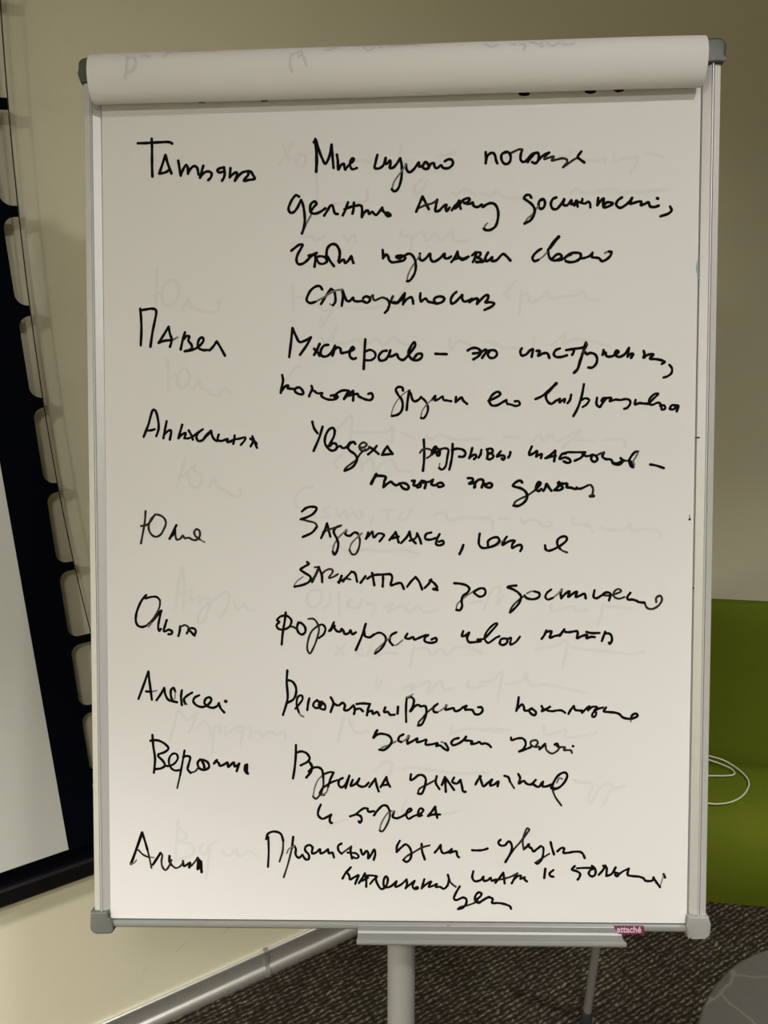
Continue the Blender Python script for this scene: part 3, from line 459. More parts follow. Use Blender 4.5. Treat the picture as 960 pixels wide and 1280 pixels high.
 ('t10', '100 -1011 -666 -992 -685 -1049 -722 -1087 -750 -1039 -788 -973 -836 -983 -883 -1049 -921 -1153 -945;50 -1163 -939 -1125 -882 -1058 -832;80 -1002 -896 -945 -855 -888 -742;100 -955 -893 -907 -799 -879 -723;75 -926 -727 -892 -723;100 -879 -727 -845 -818 -841 -894;80 -850 -818 -813 -771 -765 -749 -728 -753 -722 -781 -766 -847 -718 -838 -662 -806;100 -620 -824 -652 -905;90 -662 -895 -596 -867 -511 -783;75 -605 -895 -567 -858 -520 -868;100 -511 -779 -473 -793 -445 -893;100 -407 -906 -379 -869 -351 -831;100 -332 -860 -266 -822 -172 -814 -75 -809;100 -276 -794 -262 -870 -251 -936;100 -153 -814 -153 -880 -157 -951;100 -69 -809 -50 -843 -63 -937 -3 -918 49 -913 82 -979;100 119 -953 166 -891 212 -845;100 212 -845 250 -892 288 -986;100 316 -968 362 -921 390 -874;100 372 -883 418 -912 456 -969 409 -982 460 -993'),
 ('t10', '100 647 -918 723 -925 788 -946 817 -979 795 -1025 743 -1064 731 -1123 737 -1176 712 -1222 672 -1218;60 672 -1218 679 -1162 724 -1110 783 -1064 861 -1012;95 932 -979 867 -1016 893 -1048 939 -1072 985 -1052 998 -1013 978 -980 932 -979 867 -1016'),
 ('t10', '100 1342 -949 1284 -953 1242 -968 1297 -988 1362 -1028 1395 -1074 1376 -1140 1325 -1205 1273 -1251;75 1273 -1251 1279 -1218 1324 -1153 1389 -1094 1440 -1062;100 1434 -1062 1454 -1088 1532 -1104 1596 -1076 1596 -1036 1544 -1016;70 1544 -1016 1505 -1016 1460 -1038;90 1729 -996 1683 -1033 1665 -1080 1693 -1108 1748 -1090;65 1748 -1090 1794 -1053 1849 -997;100 1846 -997 1835 -1043 1841 -1096;100 1841 -1096 1887 -1044 1933 -1016 1919 -1081 1970 -1044 2016 -1022 2002 -1082 2053 -1064 2099 -1045 2113 -1098;100 2209 -1008 2201 -1083 2229 -1098 2275 -1074 2339 -1032 2385 -1047 2371 -1122;80 2293 -1065 2385 -1066 2449 -1047 2504 -1020 2476 -995 2431 -1019 2422 -1075 2478 -1104 2542 -1085;100 2606 -1039 2573 -1086 2583 -1114 2625 -1114 2671 -1127 2699 -1142 2763 -1150;85 2763 -1150 2792 -1208 2847 -1222 2920 -1181 2955 -1116 2936 -1073 2891 -1097 2892 -1144'),
 ('n5', '100 -2854 -1030 -2901 -1082 -2945 -1167 -2972 -1253 -2976 -1330 -2953 -1378 -2909 -1395 -2861 -1383;75 -2861 -1383 -2803 -1331 -2739 -1245 -2700 -1159 -2695 -1093;90 -2695 -1093 -2728 -1054 -2785 -1049 -2863 -1068;70 -2832 -1393 -2798 -1355;120 -2803 -1340 -2749 -1283 -2683 -1212;95 -2686 -1226 -2710 -1331 -2720 -1403 -2705 -1441 -2688 -1418;100 -2620 -1317 -2640 -1380 -2655 -1442 -2641 -1446 -2597 -1428 -2559 -1447 -2569 -1476 -2602 -1480;100 -2467 -1390 -2472 -1447 -2487 -1500;80 -2467 -1399 -2414 -1376 -2381 -1390 -2362 -1419;95 -2391 -1472 -2357 -1419 -2328 -1410 -2290 -1429 -2295 -1477 -2319 -1486;100 -2371 -1419 -2348 -1448 -2300 -1496'),
 ('t11', '100 -1256 -1238 -1268 -1335 -1290 -1464 -1303 -1602;95 -1257 -1270 -1321 -1286 -1354 -1326 -1329 -1343 -1362 -1383 -1338 -1424 -1265 -1429 -1209 -1392 -1192 -1327 -1224 -1287 -1257 -1270;85 -1217 -1400 -1168 -1403 -1128 -1433;100 -1112 -1352 -1128 -1408 -1112 -1465 -1072 -1490 -1036 -1465 -1036 -1409 -1079 -1360 -1112 -1352;80 -999 -1312 -942 -1312 -902 -1353 -878 -1426 -902 -1539 -943 -1644 -983 -1708 -1011 -1660 -999 -1546 -959 -1450 -894 -1393;90 -894 -1393 -838 -1378 -806 -1418 -822 -1483 -878 -1531;100 -709 -1354 -733 -1410 -762 -1451;100 -749 -1447 -701 -1386 -704 -1410 -677 -1451 -637 -1459 -621 -1427 -597 -1459 -589 -1484 -540 -1476 -521 -1444 -500 -1489 -460 -1468;100 -348 -1372 -388 -1501 -460 -1670;100 -364 -1452 -356 -1509 -300 -1525 -259 -1493;90 -259 -1501 -219 -1477 -171 -1478 -123 -1526 -131 -1591 -187 -1671 -243 -1711;70 -243 -1703 -235 -1679 -187 -1631 -123 -1574 -75 -1526;100 -3 -1470 -59 -1502 -78 -1567 -43 -1615;60 -43 -1615 -3 -1615 69 -1559;100 122 -1486 100 -1533 141 -1543 188 -1524 201 -1553 245 -1538 329 -1502;100 357 -1502 320 -1534 320 -1572 385 -1591 451 -1573 442 -1535 395 -1553'),
 ('t11', '100 750 -1461 737 -1517 778 -1508 819 -1474 794 -1536 816 -1584 882 -1584 947 -1575;90 910 -1556 984 -1547 1058 -1471 1132 -1378 1114 -1374 1058 -1415 1003 -1490 994 -1556 1031 -1594 1078 -1566 1115 -1538 1156 -1519;100 1171 -1557 1162 -1604 1199 -1619 1246 -1585 1236 -1548 1189 -1547;90 1242 -1557 1286 -1538 1278 -1614 1339 -1586 1385 -1526'),
 ('t11', '100 1628 -1551 1660 -1505 1679 -1457;100 1679 -1472 1737 -1466 1731 -1492 1718 -1538 1777 -1519 1829 -1506 1861 -1467;95 1829 -1519 1880 -1444;100 1877 -1467 1900 -1476 1945 -1476 1997 -1467 2023 -1467 2029 -1494 2021 -1546 2062 -1527 2101 -1514 2133 -1507 2127 -1547 2179 -1530 2218 -1534;100 2126 -1475 2178 -1488 2269 -1488;100 2333 -1475 2314 -1528 2298 -1578;100 2327 -1495 2379 -1495 2405 -1528 2406 -1581 2387 -1610 2376 -1597'),
 ('n6', '100 -2956 -2223 -2900 -2078 -2838 -1909;100 -2838 -1909 -2826 -2024 -2801 -2233;100 -2867 -2138 -2806 -2142;60 -2806 -2142 -2746 -2129;100 -2747 -2240 -2699 -2172 -2657 -2098;100 -2657 -2098 -2645 -2172 -2612 -2233 -2558 -2254 -2517 -2260;100 -2530 -2139 -2550 -2098 -2577 -2119 -2580 -2186 -2558 -2247 -2511 -2264;50 -2537 -2227 -2526 -2146;100 -2453 -2126 -2463 -2200 -2454 -2297;100 -2334 -2153 -2389 -2186 -2429 -2227 -2416 -2281;70 -2416 -2281 -2396 -2287;100 -2254 -2184 -2308 -2213 -2322 -2254 -2282 -2301 -2215 -2319 -2147 -2288 -2113 -2234 -2133 -2207 -2174 -2220 -2194 -2268 -2161 -2308 -2094 -2328 -2040 -2301 -2026 -2274;100 -2029 -2281 -2006 -2335 -1966 -2382;130 -1951 -2253 -1945 -2256'),
 ('t12', '100 -1240 -1900 -1248 -2026 -1237 -2209 -1257 -2301 -1292 -2412;100 -1245 -2010 -1187 -2026 -1145 -2087 -1142 -2164 -1173 -2233 -1237 -2271;90 -1150 -2340 -1104 -2286 -1066 -2225 -1078 -2187 -1119 -2202 -1135 -2286 -1112 -2378;70 -1112 -2378 -1089 -2417 -1056 -2432;100 -990 -2222 -1005 -2286 -1013 -2355;95 -899 -2241 -937 -2271 -944 -2309 -914 -2332 -876 -2325 -838 -2271;95 -891 -2256 -838 -2271 -807 -2310 -815 -2348 -865 -2336 -880 -2287 -845 -2259;100 -746 -2210 -716 -2271 -747 -2379;100 -739 -2218 -701 -2287 -655 -2302 -610 -2272 -584 -2299 -592 -2356 -549 -2356 -496 -2310;100 -488 -2302 -470 -2348 -481 -2402;100 -476 -2351 -413 -2341 -379 -2371;100 -451 -2287 -382 -2280 -299 -2287;100 -299 -2287 -322 -2348 -334 -2417;100 -329 -2382 -276 -2364 -266 -2402 -219 -2379 -193 -2417;100 -125 -2326 -140 -2379 -95 -2379 -72 -2410 -19 -2410;100 19 -2318 14 -2398;95 117 -2214 109 -2343 112 -2493;100 117 -2222 157 -2205 197 -2238 189 -2303 157 -2372;50 117 -2214 157 -2194 189 -2173;100 165 -2368 213 -2311 245 -2298 277 -2314 325 -2311 341 -2360 326 -2441 286 -2522 246 -2535;80 246 -2535 254 -2497 302 -2441 349 -2384 413 -2331;100 466 -2287 421 -2327 425 -2376 461 -2384;60 461 -2384 517 -2352 565 -2303;100 565 -2303 552 -2352 605 -2344 645 -2336 661 -2368 709 -2360 749 -2328 792 -2308;100 792 -2308 776 -2352 821 -2352 861 -2360 885 -2401 933 -2406 972 -2368 964 -2328 924 -2325'),
 ('t12', '100 1378 -2213 1368 -2295 1352 -2367;100 1362 -2346 1415 -2295 1436 -2321 1445 -2364 1483 -2364;100 1525 -2338 1497 -2360 1517 -2398 1559 -2418 1571 -2381 1533 -2347;100 1634 -2313 1651 -2347 1634 -2372 1693 -2343 1729 -2321;95 1701 -2364 1752 -2372 1802 -2364 1861 -2364 1898 -2390;100 1936 -2402 1961 -2356 1994 -2313;100 1994 -2316 2011 -2356 2053 -2364 2090 -2368 2083 -2390 2128 -2347 2166 -2317;90 2153 -2364 2203 -2322 2253 -2327 2220 -2368 2245 -2390 2229 -2433 2204 -2436 2204 -2398 2262 -2347 2320 -2330;100 2353 -2331 2329 -2373 2387 -2382 2462 -2390 2504 -2407 2538 -2441 2605 -2458 2663 -2450 2704 -2424 2687 -2399 2646 -2416 2630 -2458;60 2630 -2458 2630 -2492'),
 ('t13', '115 -218 -2590 -238 -2624 -258 -2673;100 -258 -2670 -200 -2632 -140 -2632 -79 -2655 -52 -2708 -79 -2770 -147 -2816 -192 -2811;70 -185 -2811 -155 -2785 -94 -2762 -3 -2716;100 80 -2636 35 -2662 24 -2708 57 -2724;70 57 -2724 110 -2693 140 -2655;110 140 -2655 125 -2701 130 -2743;95 130 -2743 193 -2708 239 -2682 231 -2723 284 -2716 340 -2697 332 -2751 397 -2751 468 -2736 450 -2769 495 -2762 533 -2792 583 -2820 586 -2792 556 -2739;70 556 -2739 538 -2731 510 -2723;100 706 -2677 653 -2693 623 -2731 639 -2758 691 -2746 751 -2708 789 -2662;100 789 -2662 774 -2700 826 -2708 857 -2716 845 -2743 902 -2738 939 -2723 962 -2743 1007 -2738 1045 -2754 1070 -2780'),
 ('t13', '95 1295 -2672 1301 -2700 1363 -2683 1419 -2680 1452 -2706 1459 -2757 1431 -2803 1386 -2832;95 1386 -2832 1442 -2814 1520 -2780;85 1576 -2763 1596 -2734 1587 -2709 1556 -2702 1520 -2717 1515 -2746 1537 -2769 1576 -2778 1610 -2774;110 1677 -2746 1644 -2780 1616 -2803;80 1683 -2757 1694 -2814 1756 -2854 1812 -2825 1840 -2791;120 1789 -2751 1811 -2746 1823 -2771;85 1812 -2774 1851 -2780 1901 -2785 1887 -2814 1935 -2814 1969 -2820 1978 -2846;100 1988 -2769 1993 -2771'),
 ('n7', '100 -2799 -2643 -2790 -2771 -2771 -2921 -2786 -3081;100 -2823 -2710 -2748 -2704 -2668 -2737 -2614 -2798 -2655 -2839 -2730 -2866;100 -2730 -2866 -2734 -2887 -2683 -2941 -2657 -2995 -2698 -3029 -2772 -3040;90 -2657 -3002 -2602 -3002 -2548 -2975 -2507 -2914 -2520 -2866 -2560 -2859 -2601 -2900 -2609 -2968 -2576 -3036 -2535 -3056 -2481 -3049;90 -2428 -2823 -2453 -2961 -2482 -3110;75 -2482 -3110 -2517 -3260;100 -2446 -2900 -2405 -2886 -2365 -2900 -2379 -2974 -2393 -3042 -2360 -3083;75 -2360 -3083 -2305 -3063 -2271 -3022;100 -2250 -2927 -2278 -2968 -2258 -3029 -2197 -3049 -2146 -3015 -2156 -2967 -2203 -2934 -2244 -2931;110 -2223 -2947 -2204 -2995 -2197 -3042;100 -2089 -2974 -2055 -2933;100 -2072 -2947 -2035 -2967 -2021 -3001 -1967 -2981 -1934 -2960 -1925 -3014 -1887 -2980 -1860 -2960 -1850 -3008 -1819 -2994 -1796 -2974;100 -1799 -2974 -1827 -3062;120 -1725 -2994 -1732 -3048 -1699 -3089;120 -1709 -2987 -1712 -3082'),
 ('t14', '100 -1144 -2760 -1147 -2886 -1160 -3025 -1179 -3145;100 -1136 -2847 -1083 -2832 -1022 -2855 -988 -2909 -1007 -2947 -1091 -2994;110 -984 -2963 -961 -3009 -977 -3071 -1026 -3133;100 -999 -3063 -954 -3024 -885 -3017 -847 -3047 -832 -3132;85 -832 -3132 -832 -3225 -862 -3318 -916 -3380 -950 -3356;60 -950 -3356 -931 -3256 -893 -3163 -824 -3094;90 -824 -3094 -748 -3070 -714 -3078;100 -714 -3078 -748 -3147 -778 -3240;65 -778 -3240 -794 -3302 -840 -3336;110 -824 -3333 -870 -3325 -847 -3271;90 -847 -3263 -809 -3232 -748 -3194 -671 -3163;100 -610 -3139 -649 -3163 -656 -3217 -626 -3247 -580 -3216 -534 -3116;100 -534 -3113 -553 -3178 -577 -3255;100 -496 -3162 -519 -3232 -458 -3201 -420 -3144;100 -420 -3144 -443 -3208 -397 -3239 -352 -3231 -314 -3193;100 -306 -3242 -276 -3200 -238 -3146;100 -238 -3146 -222 -3223 -199 -3293;100 -177 -3242 -139 -3177 -112 -3128;100 -112 -3128 -96 -3192 -70 -3238;100 -162 -3223 -101 -3215'),
 ('t14', '100 168 -3095 164 -3159 199 -3148 251 -3106 303 -3106 335 -3148 325 -3232 289 -3317 248 -3317;80 248 -3317 262 -3264 356 -3211 428 -3169;100 459 -3116 449 -3190 491 -3264;100 518 -3217 553 -3126;100 553 -3126 559 -3221 564 -3295;100 559 -3137 605 -3200 657 -3274;100 656 -3132 636 -3179 688 -3200 729 -3158;100 729 -3158 746 -3231 761 -3290 788 -3295'),
 ('t14', '100 899 -3210 926 -3157 957 -3115;100 946 -3115 968 -3189 988 -3231 1040 -3189 1085 -3153;100 1085 -3153 1065 -3220 1112 -3209 1158 -3174 1148 -3230;100 1225 -3110 1267 -3125 1288 -3177;80 1288 -3177 1334 -3251;100 1380 -3089 1401 -3135 1387 -3198 1442 -3167 1473 -3198 1525 -3208 1576 -3156;100 1535 -3198 1608 -3236 1648 -3187;100 1659 -3177 1653 -3229 1700 -3229 1751 -3208;100 1752 -3250 1792 -3155 1843 -3092 1904 -3071 1929 -3102 1895 -3187 1824 -3250 1766 -3256;120 1752 -3239 1793 -3260;70 1813 -3187 1843 -3134 1874 -3145;80 1762 -3250 1794 -3344 1867 -3449'),
 ('t15', '100 -862 -3450 -888 -3511 -891 -3572 -845 -3612 -785 -3589 -742 -3563;100 -742 -3563 -759 -3615 -750 -3659 -733 -3659'),
 ('t15', '95 -527 -3583 -458 -3558 -424 -3527 -364 -3488 -326 -3492;100 -450 -3562 -407 -3579 -393 -3622 -415 -3657 -427 -3640;100 -326 -3492 -318 -3526 -252 -3523;100 -252 -3570 -201 -3500 -150 -3456 -107 -3460 -73 -3517;85 -73 -3517 -73 -3586 -107 -3682 -158 -3755 -187 -3748;70 -187 -3748 -175 -3682 -133 -3595 -73 -3525 -22 -3525;100 -22 -3525 -38 -3586 4 -3603 56 -3586 115 -3551;90 115 -3551 175 -3507 166 -3490 132 -3507 115 -3568 141 -3608 201 -3576 286 -3541 311 -3507 277 -3486 252 -3524 252 -3576 294 -3567;100 363 -3576 405 -3524 444 -3468;100 444 -3468 451 -3523 468 -3596;100 371 -3572 422 -3558 499 -3558'),
 ('n8', '115 -3065 -4153 -3017 -4024 -2930 -3782;100 -2930 -3782 -2899 -3882 -2870 -3988;80 -2870 -3988 -2848 -4081 -2826 -4197;60 -3065 -4153 -3036 -4147 -3000 -4106;80 -2976 -3988 -2924 -4041 -2865 -4070;60 -2865 -4070 -2795 -4075;110 -2808 -4158 -2761 -4087 -2719 -4022;85 -2719 -4022 -2699 -4045 -2708 -4116 -2697 -4186 -2663 -4222 -2627 -4186 -2591 -4103;110 -2614 -4057 -2615 -4115 -2592 -4162;80 -2592 -4162 -2540 -4197 -2487 -4173 -2452 -4120;100 -2458 -4114 -2446 -4173 -2400 -4149 -2374 -4132 -2386 -4190;80 -2386 -4190 -2341 -4149 -2288 -4078;120 -2286 -4078 -2281 -4137 -2286 -4207;130 -2271 -4102 -2258 -4148 -2260 -4195;120 -2248 -4119 -2246 -4184 -2241 -4242'),
 ('t16', '90 -1466 -3825 -1462 -3991 -1471 -4176;100 -1491 -3851 -1470 -3790 -1400 -3763 -1323 -3789 -1294 -3868;85 -1294 -3868 -1301 -3991 -1338 -4113;100 -1179 -3824 -1194 -3955;80 -1194 -3955 -1237 -4130 -1290 -4298;60 -1254 -4017 -1228 -3964 -1168 -3929;100 -1168 -3929 -1150 -3963 -1151 -4033 -1116 -4068 -1073 -4033;100 -1073 -4033 -1038 -4085 -1004 -4085 -1000 -4033 -1042 -3980 -1035 -3937 -986 -3919 -955 -3945;100 -955 -3945 -962 -4015 -917 -4006 -871 -3967 -866 -4014 -831 -4005 -779 -3967;100 -779 -3967 -767 -4014 -731 -4005 -711 -4061;100 -624 -3899 -662 -3926 -659 -3978 -624 -4018;80 -624 -4018 -573 -3978 -513 -3934;100 -513 -3934 -521 -3986 -504 -4073;90 -556 -4004 -504 -4007 -461 -4012 -427 -4047 -452 -4070 -495 -4056;100 -404 -3968 -380 -4029 -336 -3982 -318 -4011 -320 -4072 -281 -4020 -250 -3967 -238 -4020 -255 -4086'),
 ('t16', '100 42 -3865 11 -3926 6 -3994;100 6 -3994 62 -3939 109 -3905 148 -3932 175 -4000 162 -4074 122 -4108 82 -4088;85 82 -4088 116 -4048 195 -4000 301 -3938 381 -3915;100 291 -3898 295 -3972 328 -4080;100 441 -3998 481 -3951 507 -3910;100 507 -3910 514 -3971 534 -4004 593 -3991 633 -3957;100 633 -3957 607 -4001 660 -3983 686 -3983 697 -4031 716 -4051'),
 ('t16', '100 865 -3969 938 -3971 990 -3965 1040 -3948'),
 ('t16', '100 1187 -3846 1162 -3873 1180 -3908 1233 -3911 1278 -3864 1301 -3880 1316 -3941 1294 -4011 1242 -4104;85 1242 -4104 1331 -3964 1421 -3856 1510 -3733;85 1510 -3725 1487 -3713 1458 -3771 1436 -3864 1449 -3956;100 1449 -3956 1482 -3925 1504 -3894 1512 -3932 1534 -3940 1557 -3978 1602 -3947 1639 -3916;90 1639 -3916 1666 -3932 1670 -3993 1648 -4078 1604 -4121 1581 -4109;80 1581 -4109 1648 -4063 1738 -4004;100 1751 -3870 1767 -3939 1790 -4013;100 1827 -3977 1872 -3938 1905 -3943 1895 -3992 1947 -3992 2007 -3981 2090 -3983 2120 -4014 2135 -4052'),
 ('t17', '100 -613 -4308 -579 -4246 -518 -4176;100 -570 -4228 -536 -4272 -527 -4316 -475 -4289 -427 -4268 -450 -4324 -467 -4368;100 -424 -4359 -389 -4306 -355 -4245;100 -358 -4250 -341 -4323 -341 -4402;100 -389 -4332 -321 -4297;90 -346 -4271 -269 -4270 -217 -4282 -260 -4323 -295 -4367;100 -235 -4287 -217 -4357 -166 -4427 -114 -4392 -94 -4304 -114 -4278 -140 -4322 -131 -4400 -71 -4400 6 -4335;95 6 -4335 -8 -4400 57 -4373 121 -4313;100 121 -4313 126 -4372 109 -4416;90 109 -4416 177 -4358 215 -4325 189 -4389 203 -4416 246 -4398 249 -4419 212 -4424;100 323 -4310 306 -4371 294 -4415;95 297 -4406 365 -4353 403 -4335 374 -4397 434 -4379 468 -4363 455 -4396 502 -4396 545 -4418 588 -4378 601 -4317;100 591 -4256 613 -4334;80 613 -4334 647 -4369 682 -4395'),
 ('t17', '100 880 -4214 869 -4284 896 -4327 964 -4314 994 -4275;100 994 -4275 999 -4322 1047 -4314 1077 -4287 1088 -4321 1138 -4305;100 1131 -4344 1176 -4289 1220 -4227;100 1220 -4227 1228 -4281 1236 -4351;85 1153 -4313 1228 -4297 1304 -4273 1379 -4234;100 1379 -4234 1349 -4288 1316 -4350;90 1334 -4312 1387 -4265 1420 -4261 1412 -4296 1462 -4277;100 1454 -4280 1467 -4311 1488 -4326'),
 ('t17', '100 1694 -4178 1683 -4286;100 1785 -4193 1743 -4232 1752 -4262 1785 -4270'),
 ('t17', '100 2025 -4145 1993 -4186 2042 -4203 2085 -4231 2078 -4275 2058 -4301;90 2049 -4171 2126 -4166 2239 -4165;100 2217 -4141 2238 -4158 2260 -4201 2247 -4252 2212 -4262 2183 -4231 2204 -4187 2253 -4172;100 2296 -4244 2344 -4186 2367 -4136;100 2343 -4140 2379 -4157 2380 -4258;100 2380 -4258 2436 -4236 2484 -4157;100 2477 -4164 2470 -4214 2520 -4228 2499 -4260 2478 -4243;90 2506 -4250 2561 -4206 2631 -4170;100 2631 -4170 2620 -4242 2674 -4256 2751 -4263 2800 -4284 2814 -4306 2898 -4305 2909 -4269;100 2909 -4276 2947 -4333 2983 -4381;45 2983 -4381 3003 -4304 3020 -4247;100 3020 -4232 3037 -4271'),
 ('t18', '100 727 -4390 685 -4463 662 -4533 685 -4549 761 -4517;100 761 -4517 799 -4532 804 -4579 769 -4633 709 -4654;80 709 -4654 724 -4634 815 -4610 898 -4578 935 -4555;100 920 -4539 965 -4500 973 -4469 942 -4457 905 -4500 905 -4555 943 -4578 1003 -4538 1064 -4507;100 981 -4554 1056 -4515 1102 -4533 1094 -4577 1170 -4579 1246 -4594 1299 -4618 1310 -4645'),
 ('peek', '110 1338 4451 1381 4441 1425 4446'),
 ('peek', '120 2057 4456 2100 4445 2143 4454'),
 ('peek', '120 2359 4469 2402 4453 2445 4462'),
 ('peek', '60 -2201 4458 -2138 4456'),
 ('peek', '60 -1504 4451 -1442 4454')]
